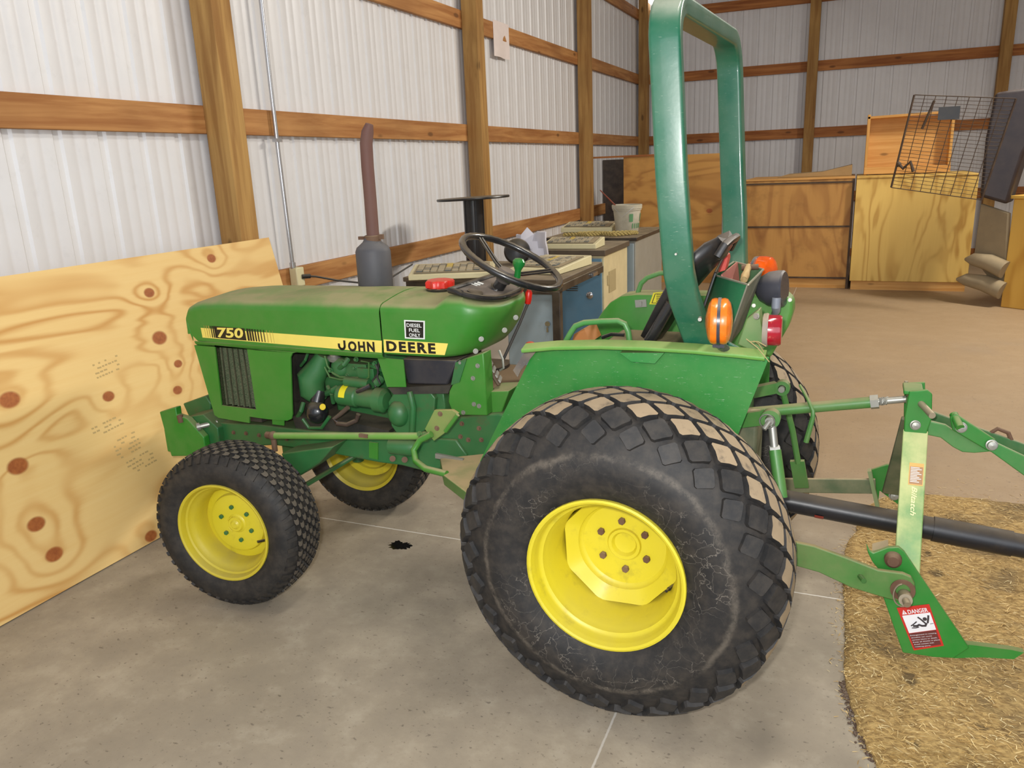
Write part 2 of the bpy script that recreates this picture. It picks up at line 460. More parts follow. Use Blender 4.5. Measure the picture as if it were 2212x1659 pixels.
t = empty('steel_desk', (-1.5, 2.85, 0))
tag(t, 'dusty steel desk with grey drawer pedestal right behind the steering wheel', 'desk')
b = B().box((-1.53, 2.83, .835), (1.06, .86, .03)); rel(b, t).build('desktop', M_deskbrown, t, bevel=.006)
b = B().box((-1.01, 2.84, .80), (.03, .86, .045)); b.box((-1.53, 2.42, .79), (1.03, .025, .06)); b.box((-1.53, 3.24, .79), (1.03, .025, .06))
rel(b, t).build('apron', M_darkedge, t, bevel=.004)
for (x, y) in ((-1.035, 2.43), (-1.42, 3.23), (-2.03, 2.43), (-2.03, 3.23)):
    b = B().box((x, y, .39), (.05, .05, .78)); rel(b, t).build('leg', M_darkedge, t, bevel=.004)
b = B().box((-1.215, 2.50, .54), (.30, .12, .46)); ped = rel(b, t).build('drawer_pedestal', M_bluegrey, t, bevel=.004)
b = B().cyl((-1.10, 2.44, .58), (-1.10, 2.425, .58), .016, 16).box((-1.10, 2.428, .545), (.012, .012, .03)); rel(b, t).build('lock', M_chrome, ped)
b = B().box((-1.46, 2.50, .56), (.19, .12, .44)); rel(b, t).build('side_panel', M_whitesteel, t, bevel=.004)
b = B().cyl((-.995, 2.98, .80), (-.985, 2.98, .80), .012, 12).box((-.985, 3.02, .80), (.02, .10, .022)); rel(b, t).build('handle', M_chrome, t)

def cabinet(name, x0, x1, y0, y1, h, front, side, top, label, topmat, knob=None, sideglue=False, group='cabinets along the left wall'):
    t = empty(name, ((x0 + x1) / 2, (y0 + y1) / 2, 0)); tag(t, label, 'cabinet', group)
    b = B().box(((x0 + x1) / 2, (y0 + y1) / 2, .04), (x1 - x0 - .04, y1 - y0 - .04, .08)); rel(b, t).build('plinth', M_darkedge, t)
    b = B().box(((x0 + x1) / 2, (y0 + y1) / 2 + .005, (h - top) / 2 + .04), (x1 - x0 - .004, y1 - y0 - .012, h - top - .08)); body = rel(b, t).build('body', side, t, bevel=.004)
    b = B().box(((x0 + x1) / 2, y0 - .004, (h - top) / 2 + .04), (x1 - x0 - .03, .018, h - top - .12)); d = rel(b, t).build('door', front, t, bevel=.004)
    b = B()
    for i in range(7): b.box((x1 - .26, y0 - .0145, h - .22 - i * .016), (.10, .003, .006))
    rel(b, t).build('louvre', M_darkedge, d)
    if knob:
        b = B().lathe([(0, .026), (.012, .028), (.018, .02), (.02, 0)], (knob[0], y0 - .013, knob[1]), (0, -1, 0), 20); rel(b, t).build('knob', M_chrome, d)
    if sideglue:
        b = B().box((x1 + .001, y0 + .24, h - .27), (.003, .2, .17)).box((x1 + .001, y0 + .12, h - .25), (.003, .05, .08)); rel(b, t).build('torn_label', plain('glue_residue', srgb(176, 160, 118), .8), t, bevel=.001)
    b = B().box(((x0 + x1) / 2, (y0 + y1) / 2, h - top / 2), (x1 - x0 + .03, y1 - y0 + .03, top)); rel(b, t).build('top', topmat, t, bevel=.005)
    return t
cabinet('metal_cabinet', -1.96, -1.20, 3.98, 4.70, .85, M_blue, M_creamsteel, .045, 'blue fronted metal cabinet with cream side and dark top behind the desk', M_deskbrown, (-1.31, .50), True)
cabinet('metal_cabinet', -1.96, -1.15, 4.78, 5.85, .87, M_bluegrey, M_grey, .03, 'grey metal cabinet carrying the bucket, farthest of the row', M_darkedge)

KEYM = [paint('white_keys', srgb(176, 170, 148), .6, .75), paint('blue_keys', srgb(84, 98, 104), .6, .6), paint('yellow_keys', srgb(214, 186, 74), .5, .4)]
def console(loc, size, rz, label, tilt=.12, group='keyboard consoles on the desks'):
    """cream keyboard console: wedge shell, dark key bed, rows of keys"""
    t = empty('keyboard_console', loc, rz); tag(t, label, 'console', group)
    w, d, h = size
    b = B().prism([(-w / 2, -d / 2, 0), (-w / 2, d / 2, 0), (-w / 2, d / 2, h), (-w / 2, d / 2 - .04, h), (-w / 2, -d / 2, h * .55)], (w, 0, 0)); b.build('shell', M_cream, t, bevel=.005)
    s = math.atan2(h * .45, d - .04); R = Matrix.Rotation(s, 3, 'X')
    c = V((0, -.02, h * .78)) + R @ V((0, 0, .002))
    b = B().box(c, (w * .88, d * .74, .008), R); bed = b.build('key_bed', paint('key_bed', srgb(112, 104, 84), .5, .6), t)
    proto = {}
    for i in range(9):
        for j in range(4):
            kind = 2 if (i == 4 and j > 1) else (1 if (i * 7 + j) % 4 == 0 else 0)
            if kind not in proto:
                o = proto[kind] = B().box((0, 0, 0), (w * .07, d * .12, .010), R).build('key', KEYM[kind], t, bevel=.002)
            else: o = proto[kind].copy(); COL.objects.link(o); o.parent = t
            o.location = c + R @ V((-w * .38 + i * w * .085, -d * .25 + j * d * .16, .007))
    return t
console((-1.75, 2.20 + .3, .852), (.52, .34, .06), .38, 'cream keyboard console on the desk, leftmost, just right of the muffler')
console((-1.22, 2.86, .852), (.34, .52, .06), -.10, 'cream keyboard console on the desk right under the steering wheel rim')
console((-1.50, 4.08 + .08, .852), (.44, .28, .07), 0.03, 'cream keyboard console on the blue cabinet behind the white papers')
console((-1.75, 5.42, .872), (.50, .30, .08), 0.02, 'plain cream console at the back of the grey cabinet left of the bucket')

# cable reel
t = empty('cable_reel', (-2.05, 3.48, 0))
tag(t, 'empty black cable reel standing beside the wall post behind the desk', 'cable reel')
b = B().lathe([(0, .0), (0, .22), (.012, .223), (.024, .22), (.024, 0)], (0, 0, .0), (0, 0, 1), 48); b.build('flange', M_black, t)
b = B().lathe([(0, .0), (0, .268), (.008, .271), (.016, .268), (.016, .03), (.016, 0)], (0, 0, 1.275), (-.03, .0, 1), 48); b.build('flange', M_black, t)
b = B().cyl((0, 0, .02), (.0, 0, 1.28), .076, 32); dr = b.build('drum', M_black, t)
b = B()
for a in range(0, 360, 60): b.cyl(((.077) * math.cos(math.radians(a)), (.077) * math.sin(math.radians(a)), .03), ((.077) * math.cos(math.radians(a)), (.077) * math.sin(math.radians(a)), 1.27), .004, 6)
b.build('drum_rod', M_black, dr)

# crumpled papers and dark lamp shade shaped dish
b = B(); rr = random.Random(3)
rings = [[(-.11 + .036 * k + rr.uniform(-.006, .006), .03 * math.sin(k * 1.3 + j), j * .036 + (.035 if (j == 4 and k == 2) else 0) + (.012 if j == 4 and k > 3 else 0)) for k in range(7)] for j in range(5)]
b.loft(rings, False, False); o = b.build('paper_stack', plain('white_paper', srgb(214, 212, 222), .8)); q_ = A(1150, 545, 'y', 3.14, False); o.location = (q_.x, 3.14, .853); o.scale = (1.0, 1, 1.35)
solid(o, .012, -1)
tag(o, 'crumpled white papers standing behind the steering wheel', 'papers')
q_ = A(1117, 540, 'y', 3.04, False); b = B().lathe([(-.012, 0), (-.012, .085), (.0, .09), (.02, .08), (.035, .04), (.04, 0)], (q_.x, q_.y, .943), (.35, -.8, .3), 36)
tag(b.build('black_dish', M_black), 'round black plastic dish leaning on the white papers', 'dish')

# bucket with brush, rope
t = empty('bucket', (-1.36, 5.30, .87)); tag(t, 'white plastic bucket with faded green print on the grey cabinet', 'bucket')
M_bkt = paint('dirty_white_plastic', srgb(206, 202, 184), .5, .4, side=.45, dustc=srgb(150, 142, 118))
b = B().lathe([(0, 0), (0, .098), (.01, .104), (.20, .125), (.20, .131), (.215, .133), (.215, .137), (.245, .139), (.25, .134), (.25, .124), (.03, .10), (.025, 0)], (0, 0, 0), (0, 0, 1), 40); bk = b.build('pail', M_bkt, t)
b = B()
for a, w_ in ((-2.35, .30), (-1.25, .34), (-.35, .2)):
    b.lathe([(.10, .1170), (.17, .1246)], (0, 0, 0), (0, 0, 1), 10, a0=a + 1.2, a1=a + 1.2 + w_)
for i in range(5): b.lathe([(.04, .1105), (.085, .1155)], (0, 0, 0), (0, 0, 1), 3, a0=-.9 + i * .22, a1=-.9 + i * .22 + .1)
b.build('green_print', plain('green_print', srgb(96, 150, 104), .6), t)['kind'] = 'stuff'
b = B().tube([(.10, -.135, .235), (0, -.17, .15), (-.09, -.135, .235)], .002, 6); b.build('wire_handle', M_galv, t)
b = B().cyl((-1.40, 5.28, 1.05), (-1.56, 5.12, 1.26), .009, 10, .005)
tag(b.build('brush_handle', paint('red_brown_handle', srgb(128, 52, 40), .4, .1)), 'slim red brown brush handle sticking out of the bucket', 'brush')
M_rope = plain('straw_rope', srgb(178, 158, 96), .8); b = B()
P0 = [(-1.83, 4.86), (-1.7, 4.90), (-1.6, 4.84), (-1.5, 4.95), (-1.36, 4.85), (-1.25, 4.98), (-1.2, 5.05), (-1.3, 5.08), (-1.45, 5.0), (-1.6, 5.05), (-1.75, 4.97)]
for ph in (0, PI):
    pp = []
    for i in range(len(P0) - 1):
        for s in range(14):
            f = s / 14; x = P0[i][0] * (1 - f) + P0[i + 1][0] * f; y = P0[i][1] * (1 - f) + P0[i + 1][1] * f
            a = (i + f) * 14 + ph; pp.append((x, y + .010 * math.cos(a), .889 + .010 * math.sin(a)))
    b.tube(pp, .009, 6)
tag(b.build('rope', M_rope), 'yellow twisted rope coiled on the grey cabinet in front of the bucket', 'rope')

# ================================================================ BACK OF THE SHED
M_oldply_v = plywood('aged_plywood_upright', srgb(196, 146, 78), srgb(180, 130, 62), srgb(146, 94, 42), 2, 0, 22, .3, (), 1.0, seed=3, blotch=.35)
M_oldply_h = plywood('aged_plywood_level', srgb(202, 152, 80), srgb(188, 136, 64), srgb(152, 100, 44), 0, 2, 22, .3, ((-1.05, .88, .03), (-1.55, .95, .025)), 1.0, seed=5, blotch=.25)
M_newply_v = plywood('pale_plywood_upright', srgb(234, 198, 110), srgb(224, 184, 94), srgb(186, 138, 58), 2, 0, 24, .28, (), 1.2, seed=8)
M_blackseam = paint('black_seam', srgb(62, 40, 22), .6, .1)  # colour of the black seam strips on the crate
M_gold = lumber('golden_boards', srgb(226, 176, 104), srgb(206, 148, 74), 0, 1, True, .6)
M_goldz = lumber('golden_boards_upright', srgb(226, 178, 104), srgb(206, 150, 74), 2, 1, True, .6)

# upright sheets behind the roll bar
b = B().box((-1.51, 8.06, .775), (1.22, .018, 1.55))
o = b.build('plywood_sheet', M_oldply_h); tag(o, 'old orange plywood sheet standing upright behind the roll bar', 'plywood')
b = B().box((-2.32, 8.9, .78), (.62, .03, 1.5)); o = b.build('dark_board', paint('dark_board', srgb(52, 44, 44), .35, .2))
tag(o, 'dark board standing in the corner left of the orange plywood', 'board')
b = B().box((-2.05, 8.06, 1.561), (1.05, .05, .022)); o = b.build('wooden_batten', M_girt_x)
tag(o, 'thin brown batten lying level across the top of the dark board', 'batten')

def crate(name, x0, x1, y0, y1, h, mat, label, seams, base):
    t = empty(name, ((x0 + x1) / 2, (y0 + y1) / 2, 0)); tag(t, label, 'crate')
    b = B().box(((x0 + x1) / 2, (y0 + y1) / 2, h / 2 + .05), (x1 - x0, y1 - y0, h - .1)); rel(b, t).build('body', mat, t, bevel=.004)
    b = B().box(((x0 + x1) / 2, (y0 + y1) / 2, h + .008), (x1 - x0 - .002, y1 - y0 + .02, .018)); rel(b, t).build('lid', M_gold if not base else M_newply_v, t, bevel=.003)
    b = B()
    for z in seams: b.box(((x0 + x1) / 2, y0 - .004, z), (x1 - x0, .012, .018))
    if seams: b.box((x1 - .012, y0 - .004, h / 2), (.024, .014, h))
    if seams: rel(b, t).build('edge_strip', M_blackseam, t)
    else: b.bm.free()
    b = B().box(((x0 + x1) / 2, (y0 + y1) / 2 + .01, .06), (x1 - x0 - .03, y1 - y0 - .02, .12)); rel(b, t).build('skid', M_gold, t)
    return t
crate('wooden_crate', -.62, .56, 7.80, 9.0, 1.22, M_oldply_v, 'dark orange wooden crate with black seams, left of the pale one', (1.185, .70, .12), False)
crate('wooden_crate', .575, 1.74, 7.72, 8.9, 1.22, M_newply_v, 'pale yellow plywood crate with upright grain below the wire rack', (), True)
b = B().prism([(-.35, 8.3, 1.245), (-.35, 8.9, 1.245), (.5, 8.9, 1.25), (.5, 8.3, 1.36)], (0, .5, 0))
b = B().prism([(-.3, 8.3, 1.240), (.52, 8.3, 1.240), (.52, 8.3, 1.36), (.2, 8.3, 1.29), (-.2, 8.3, 1.27)], (0, .5, 0))
tag(b.build('cardboard', paint('brown_cardboard', srgb(176, 144, 96), .8, .3)), 'flat brown cardboard lying on top of the dark orange crate', 'cardboard')

# shallow open wooden tray standing on the pale crate
t = empty('wooden_tray', (1.08, 8.25, 1.245)); tag(t, 'open golden wooden box standing on edge on the pale crate', 'box')
b = B().box((0, .16, .31), (.86, .012, .60)); b.build('back_panel', M_gold, t)
for (c, s, mm) in (((-.42, .07, .32), (.03, .19, .66), M_goldz), ((.42, .07, .31), (.03, .19, .62), M_goldz)): B().box(c, s).build('side_board', mm, t, bevel=.004)
B().box((0, .07, .625), (.87, .19, .028), Quaternion((0, 1, 0), -.02)).build('top_board', M_gold, t, bevel=.004)
B().box((0, .05, .04), (.87, .22, .075)).build('bottom_board', M_gold, t, bevel=.004)

# wire rack hanging on the corner
M_wire = paint('rusty_wire', srgb(56, 36, 26), .6, .1)
t = empty('wire_rack', (1.30, 6.5, 1.1)); tag(t, 'black wire rack standing tilted in front of the golden wooden box', 'wire rack')
q = [A(1975, 205, 'y', 6.5, False), A(2195, 213, 'y', 6.35, False), A(2120, 432, 'y', 6.35, False), A(1925, 405, 'y', 6.5, False)]
q = [p - V(t.location) for p in q]
def bil(u, v): return q[0].lerp(q[1], u).lerp(q[3].lerp(q[2], u), v)
for i, (a, c) in enumerate(((0, 1), (1, 2), (2, 3), (3, 0))): B().cyl(q[a], q[c], .009 if a == 3 or a == 1 else .004, 8).build('frame_rod', M_wire, t)
b = B()
for k in range(1, 26): b.cyl(bil(0, k / 26), bil(1, k / 26), .0022, 6)
b.build('cross_wires', M_wire, t)
b = B()
for k in range(1, 9): b.cyl(bil(k / 9, 0), bil(k / 9, 1), .0032, 6)
b.build('long_wires', M_wire, t)
b = B().box(bil(.40, .17) + V((0, -.012, 0)), (.17, .012, .11)); b.build('black_plate', M_black, t)
b = B().cyl(bil(.22, .05), bil(.17, .35), .011, 8); b.build('support_rod', M_wire, t)
b = B().tube([bil(.0, .72), bil(.08, .78), bil(.14, .70), bil(.2, .80)], .016, 8).ball(bil(.02, .74), .022); b.build('rusty_catch', M_wire, t)

# yellow cupboard on the right, black bag above it, padded rolls beside it
t = empty('yellow_cupboard', (2.35, 6.7, 0)); tag(t, 'yellow plywood cupboard at the right edge with a worn upholstered side', 'cupboard')
M_ycup = plywood('yellow_cupboard_ply', srgb(222, 178, 84), srgb(212, 166, 72), srgb(188, 136, 50), 2, 0, 16, .3, (), .6, seed=2)
R_ = Matrix.Rotation(-.62, 3, 'Z')
def yc(x, y, z): return R_ @ V((x, y, z)) + V((1.93, 6.82, 0)) - V(t.location)
b = B().prism([yc(0, 0, 0), yc(.9, 0, 0), yc(.9, .7, 0), yc(0, .7, 0)], (0, 0, 1.02)); b.build('lower_body', M_ycup, t, bevel=.008)
b = B().prism([yc(-.02, -.02, 1.02), yc(.92, -.02, 1.02), yc(.92, .72, 1.02), yc(-.02, .72, 1.02)], (0, 0, .03)); b.build('shelf_board', M_ycup, t, bevel=.004)
b = B().prism([yc(.50, .0, 1.05), yc(.9, .0, 1.05), yc(.9, .3, 1.05), yc(.56, .3, 1.05)], (.16, 0, .75)); b.build('upper_body', M_ycup, t, bevel=.008)
M_pad = paint('grey_worn_pad', srgb(150, 136, 110), .8, .3, side=.3)
p = [A(2118, 440, 'y', 7.0, False), A(2178, 460, 'y', 6.82, False), A(2168, 640, 'y', 6.85, False), A(2102, 560, 'y', 7.1, False)]
b = B().prism([x - V(t.location) for x in p], (.03, .02, 0)); b.build('side_pad', M_pad, t, bevel=.01)
for i, (z0, ln_) in enumerate(((.36, .34), (.16, .40))):
    b = B(); a = V((1.93, 6.80, z0)); c_ = V((1.93 - ln_ * .92, 7.05, z0 + .07))
    b.tube([a - V(t.location), a.lerp(c_, .4) + V((0, 0, .03)) - V(t.location), a.lerp(c_, .8) + V((0, 0, .02)) - V(t.location), c_ - V(t.location)], [.085, .08, .06, .015], 16)
    b.build('padded_roll', M_pad, t)
b = B(); p = [A(2212, 190, 'y', 6.75, False), A(2150, 200, 'y', 6.75, False), A(2128, 300, 'y', 6.75, False), A(2116, 425, 'y', 6.75, False), A(2176, 442, 'y', 6.75, False), A(2212, 330, 'y', 6.75, False), A(2290, 200, 'y', 6.75, False)]
b.prism(p, (.1, .35, 0)); o = b.build('black_bag', paint('black_vinyl', srgb(44, 36, 40), .4, .5, dustc=srgb(110, 100, 96)), bevel=.03, seg=4)
tag(o, 'black vinyl bag standing on the yellow cupboard at the right edge', 'bag')
q_ = A(1412, 2, 'y', 10.88, False); b = B().box(q_, (.13, .16, .06))
tag(b.build('light_fixture', plain('lamp_white', (1, .98, .9, 1), .5, emit=6)), 'small bright ceiling lamp in the back corner', 'lamp')
# ================================================================ TRACTOR
GREEN = srgb(56, 130, 42); GREEN2 = srgb(40, 122, 58)
M_g = paint('tractor_green', GREEN, .36, .95, var=.06, grime=.12, side=.10, dustc=srgb(150, 146, 104), spec=.45)
M_gf = paint('fender_green', srgb(36, 128, 52), .36, .7, var=.08, grime=.1, side=.10, scratch=.4, dustc=srgb(160, 170, 110))
M_gd = paint('greasy_green', srgb(44, 112, 60), .40, .5, var=.2, grime=.65, side=.12, dustc=srgb(126, 120, 84))
M_rops = paint('roll_bar_green', srgb(20, 98, 70), .32, .8, var=.05, grime=.05, side=.09, scratch=.25, dustc=srgb(176, 178, 160), coat=.4)
M_boxg = paint('toolbox_green', srgb(58, 140, 96), .34, .6, var=.06, grime=.1, side=.06, scratch=.3)
M_y = paint('wheel_yellow', srgb(218, 202, 44), .36, .25, var=.06, grime=.30, side=.08, dustc=srgb(180, 164, 96))
M_ys = paint('dusty_wheel_yellow', srgb(206, 188, 44), .4, .4, var=.08, grime=.22, side=.14, dustc=srgb(150, 138, 90))
M_rust = paint('rusty_iron', srgb(96, 62, 44), .7, .3, var=.2, side=.2)
M_pipe = paint('exhaust_rust', srgb(104, 70, 62), .65, .2, var=.12, side=.2, dustc=srgb(120, 100, 88))
M_muff = paint('muffler_grey', srgb(74, 74, 80), .55, .5, side=.15, dustc=srgb(120, 116, 110))
M_blk = paint('black_paint', (.010, .011, .014, 1), .22, .3, side=.03, coat=.3)
M_bat = paint('battery_black', (.022, .024, .034, 1), .4, .5, side=.06)
M_dash = paint('dash_grey', srgb(70, 66, 64), .5, .7, side=.2, dustc=srgb(128, 116, 104))
M_red = paint('red_plastic', srgb(214, 34, 22), .35, .25, side=.03)
M_steel = paint('bright_bolt', srgb(164, 164, 156), .42, .15, metal=.6, side=.08)
M_boltg = paint('green_bolt', srgb(70, 120, 60), .3, .3, metal=.3, side=.15)
M_decy = plain('decal_yellow', srgb(242, 222, 108), .4)
M_decb = plain('decal_black', (.012, .010, .006, 1), .4)
M_decw = plain('decal_white', srgb(232, 234, 230), .4)

# --- rubber
def rubber(name, ring=None, dusty=0.0, base=(.011, .0105, .0105, 1), dcol=srgb(168, 148, 120)):
    m, n, l, b = nt(name)
    co = coords(n, l); t = n.new('ShaderNodeTexCoord'); s = n.new('ShaderNodeSeparateXYZ'); l.new(t.outputs['Object'], s.inputs[0])
    r = math_(n, l, 'SQRT', math_(n, l, 'ADD', math_(n, l, 'MULTIPLY', s.outputs[0], s.outputs[0]), math_(n, l, 'MULTIPLY', s.outputs[2], s.outputs[2])))
    nz = noise(n, l, co, 26, 6, .65)
    c = mixc(n, l, nz, base, tuple(x * 2.3 for x in base[:3]) + (1,))
    dc = srgb(150, 132, 108)
    c = mixc(n, l, math_(n, l, 'MULTIPLY', step(n, l, nz, .35, .7), .07), c, dc)
    if ring:
        wob = math_(n, l, 'MULTIPLY_ADD', noise(n, l, co, 5, 5, .7), .05, r)
        d = math_(n, l, 'ABSOLUTE', math_(n, l, 'SUBTRACT', wob, ring + .026))
        k = math_(n, l, 'MULTIPLY', step(n, l, d, .014, .001), math_(n, l, 'MULTIPLY', step(n, l, noise(n, l, co, 11, 6, .8), .38, .62), .34))
        c = mixc(n, l, k, c, srgb(138, 128, 114))
        vo = n.new('ShaderNodeTexVoronoi'); vo.feature = 'DISTANCE_TO_EDGE'; vo.inputs['Scale'].default_value = 19
        vv = n.new('ShaderNodeVectorMath'); vv.operation = 'MULTIPLY_ADD'
        nn = n.new('ShaderNodeTexNoise'); nn.inputs['Scale'].default_value = 9; nn.inputs['Detail'].default_value = 5; l.new(co, nn.inputs['Vector'])
        l.new(nn.outputs['Color'], vv.inputs[0]); vv.inputs[1].default_value = (.22, .22, .22); l.new(co, vv.inputs[2])
        l.new(vv.outputs[0], vo.inputs['Vector'])
        crack = math_(n, l, 'MULTIPLY', step(n, l, vo.outputs['Distance'], .022, .0), step(n, l, noise(n, l, co, 5, 3), .38, .6))
        inside = math_(n, l, 'MULTIPLY', step(n, l, r, ring + .004, ring - .01), .30)
        c = mixc(n, l, math_(n, l, 'MULTIPLY', crack, inside), c, srgb(170, 160, 146))
    if dusty:
        c = mixc(n, l, math_(n, l, 'MULTIPLY', step(n, l, noise(n, l, co, 30, 4, .6), .12, .5), dusty), c, dcol)
    l.new(c, b.inputs['Base Color'])
    b.inputs['Roughness'].default_value = .62 if not dusty else .85; b.inputs['Specular IOR Level'].default_value = .4
    bump(n, l, b, nz, .15, .003)
    return m
M_tyre = rubber('rear_tyre_rubber', .335)
M_lug = rubber('lug_rubber', None, .0, (.014, .014, .0145, 1))
M_lugd = rubber('worn_dusty_lug', None, .92, (.03, .028, .026, 1))
M_tyref = rubber('front_tyre_rubber', None, 0, (.012, .0115, .011, 1))
M_lugf = rubber('front_lug_dust', None, .55, (.03, .028, .025, 1), srgb(112, 102, 88))

def tyre(name, parent, prof, lugs, mats, n=100):
    """prof: list (y, r) from crown centre outward (one half); lugs: list of (polygon [(s, theta)], height, material, taper)"""
    acc = [0]
    for (a, b_) in zip(prof, prof[1:]): acc.append(acc[-1] + math.hypot(b_[0] - a[0], b_[1] - a[1]))
    def at(s):
        sg = 1 if s >= 0 else -1; q = min(abs(s), acc[-1] - 1e-6)
        for i in range(len(acc) - 1):
            if q <= acc[i + 1]:
                f = (q - acc[i]) / (acc[i + 1] - acc[i]); a, c = prof[i], prof[i + 1]
                y = a[0] + (c[0] - a[0]) * f; r = a[1] + (c[1] - a[1]) * f
                def nrm(j):
                    j = max(0, min(len(prof) - 2, j)); d = (prof[j + 1][0] - prof[j][0], prof[j + 1][1] - prof[j][1]); L = math.hypot(*d); return (-d[1] / L, d[0] / L)
                n0 = nrm(i - 1) if i else (0, 1); n1 = nrm(i); n2 = nrm(i + 1)
                nn = [(n0[k] + n1[k]) * .5 * (1 - f) + (n1[k] + n2[k]) * .5 * f for k in (0, 1)]
                return sg * y, r, sg * nn[0], nn[1]
    b = B()
    full = [(-y, r) for y, r in reversed(prof)] + prof[1:]
    b.lathe(full, (0, 0, 0), (0, 1, 0), n)
    for poly, h, mi, tp in lugs:
        cs = sum(p[0] for p in poly) / len(poly); ct = sum(p[1] for p in poly) / len(poly)
        lo, hi = [], []
        for (s, th) in poly:
            for lst, k, q in ((lo, -.004, 1.0), (hi, h, tp)):
                y, r, ny, nr = at(cs + (s - cs) * q); a = ct + (th - ct) * q
                rr = r + nr * k; lst.append(V((math.cos(a) * rr, y + ny * k, math.sin(a) * rr)))
        a = [b.bm.verts.new(p) for p in lo]; c = [b.bm.verts.new(p) for p in hi]; N = len(a)
        ctr = b.bm.verts.new(sum(hi, V()) / N + (sum(hi, V()) / N - V((0, (sum(hi, V()) / N).y, 0))).normalized() * .0006)
        fs = []
        for i in range(N):
            j = (i + 1) % N
            f = b.bm.faces.new([a[i], a[j], c[j], c[i]]); f.material_index = 1; fs.append(f)
            f = b.bm.faces.new([c[i], c[j], ctr]); f.material_index = mi; f.smooth = True; fs.append(f)
        bmesh.ops.recalc_face_normals(b.bm, faces=fs)
    return b.build(name, mats, parent)

# rear: 25 diamond lugs a turn in seven staggered rows
RP = [(0, .447), (.05, .4455), (.092, .437), (.122, .414), (.142, .384), (.154, .356), (.157, .347), (.160, .342), (.168, .318), (.170, .288), (.162, .255), (.148, .230), (.140, .214)]
dT = 2 * PI / 25
RL = []
for i in range(-4, 5):
    for j in range(25):
        c = (i * .0395, (j + (.5 if i % 2 else 0) + .507) * dT)
        hs = .0395 * .86; ht = dT / 2 * .86
        if abs(i) == 4: hs *= 1.02; ht *= .88
        P4 = [(c[0] + hs, c[1]), (c[0], c[1] + ht), (c[0] - hs, c[1]), (c[0], c[1] - ht)]
        P8 = []
        for k in range(4):
            a, d = P4[k], P4[(k + 1) % 4]
            for f in (.10, .5, .90): P8.append((a[0] + (d[0] - a[0]) * f, a[1] + (d[1] - a[1]) * f))
        RL.append((P8, .016 if abs(i) < 4 else .012, 2 if abs(i) < 3 else 1, .90))
# front: crescent turf lugs in seven columns
FP = [(0, .291), (.03, .2905), (.06, .287), (.082, .279), (.095, .264), (.102, .245), (.104, .225), (.099, .203), (.092, .188), (.088, .180)]
FL = []
NF = 46; dF = 2 * PI / NF
for i in range(-4, 5):
    for j in range(NF):
        c0 = i * .0205; c1 = (j + (.5 if i % 2 else 0)) * dF; sg = 1 if i >= 0 else -1
        if abs(i) == 4:
            P_ = [(c0 + sg * .024, c1 - dF * .30), (c0 + sg * .024, c1 + dF * .12), (c0 - sg * .010, c1 + dF * .34), (c0 - sg * .010, c1 - dF * .10)]
        else:
            P_ = [(c0 - .0095, c1 - dF * .12), (c0 - .005, c1 - dF * .33), (c0 + .005, c1 - dF * .33), (c0 + .0095, c1 - dF * .12), (c0 + .0095, c1 + dF * .30), (c0 + .004, c1 + dF * .18), (c0 - .004, c1 + dF * .18), (c0 - .0095, c1 + dF * .30)]
        FL.append((P_, .008, 2 if abs(i) < 4 else 1, .92))

T = empty('tractor', (0, 0, 0), PSI)
tag(T, 'green and yellow compact tractor with roll bar, number 750 on its hood', 'tractor')

def wheel_rear(loc, flip):
    w = B()
    rim = [(-.138, .2135), (-.150, .2175), (-.157, .2165), (-.159, .211), (-.156, .205), (-.146, .201), (-.140, .1985), (-.125, .197), (-.119, .193), (-.115, .186), (-.098, .181), (-.090, .177), (-.03, .169), (.05, .167), (.09, .172), (.115, .186), (.119, .193), (.14, .199), (.157, .2165), (.138, .2135)]
    w.lathe(rim, (0, 0, 0), (0, 1, 0), 72)
    o = w.build('rear_wheel', M_y, T); o.location = loc; o.rotation_euler.z = PI if flip else 0
    tyre('tyre', o, RP, RL, [M_tyre, M_lug, M_lugd])
    # centre disc: stamped plate with a cut polygon flange
    d = B()
    d.lathe([(.052, .0), (.052, .036), (.0465, .047), (.0435, .049), (.0425, .050), (.041, .120), (.038, .124), (.035, .128), (.032, .130), (.026, .134)], (0, 0, 0), (0, 1, 0), 64)
    ring0 = []; ring1 = []; N = 72
    for k in range(N):
        a = 2 * PI * k / N; ph = (a + .35) % (PI / 4) - PI / 8
        r = min(.1665, .1565 / math.cos(ph))
        ring0.append((math.cos(a) * .134, .026, math.sin(a) * .134)); ring1.append((math.cos(a) * r, .002, math.sin(a) * r))
    ring2 = [(x, y + .028, z) for x, y, z in ring1]
    d.loft([ring0, ring1, ring2], True, False)
    dd = d.build('wheel_disc', M_y, o)
    solid(dd, .006, 1)
    h = B().lathe([(.062, 0), (.062, .012), (.054, .030), (.045, .034), (.040, .037), (.039, .046), (.050, .047)], (0, 0, 0), (0, 1, 0), 40); h.build('hub', M_y, o)
    for k in range(6):
        a = math.radians(94 + 60 * k); p = V((math.cos(a) * .0735, .042, math.sin(a) * .0735))
        n_ = B().cyl(p, p + V((0, -.012, 0)), .0105, 6, smooth=False); n_.build('wheel_nut', M_rust, o, bevel=.001)
    p = V((.148, .0, -.075)); v = B().cyl(p + V((.008, .02, -.005)), p + V((-.004, -.03, .0)), .0055, 10).cyl(p + V((-.004, -.03, 0)), p + V((-.007, -.044, .001)), .004, 8)
    v.build('valve_stem', M_blk, o)
    return o
wheel_rear((0, 0, .455), False)
wheel_rear((0, .95, .455), True)

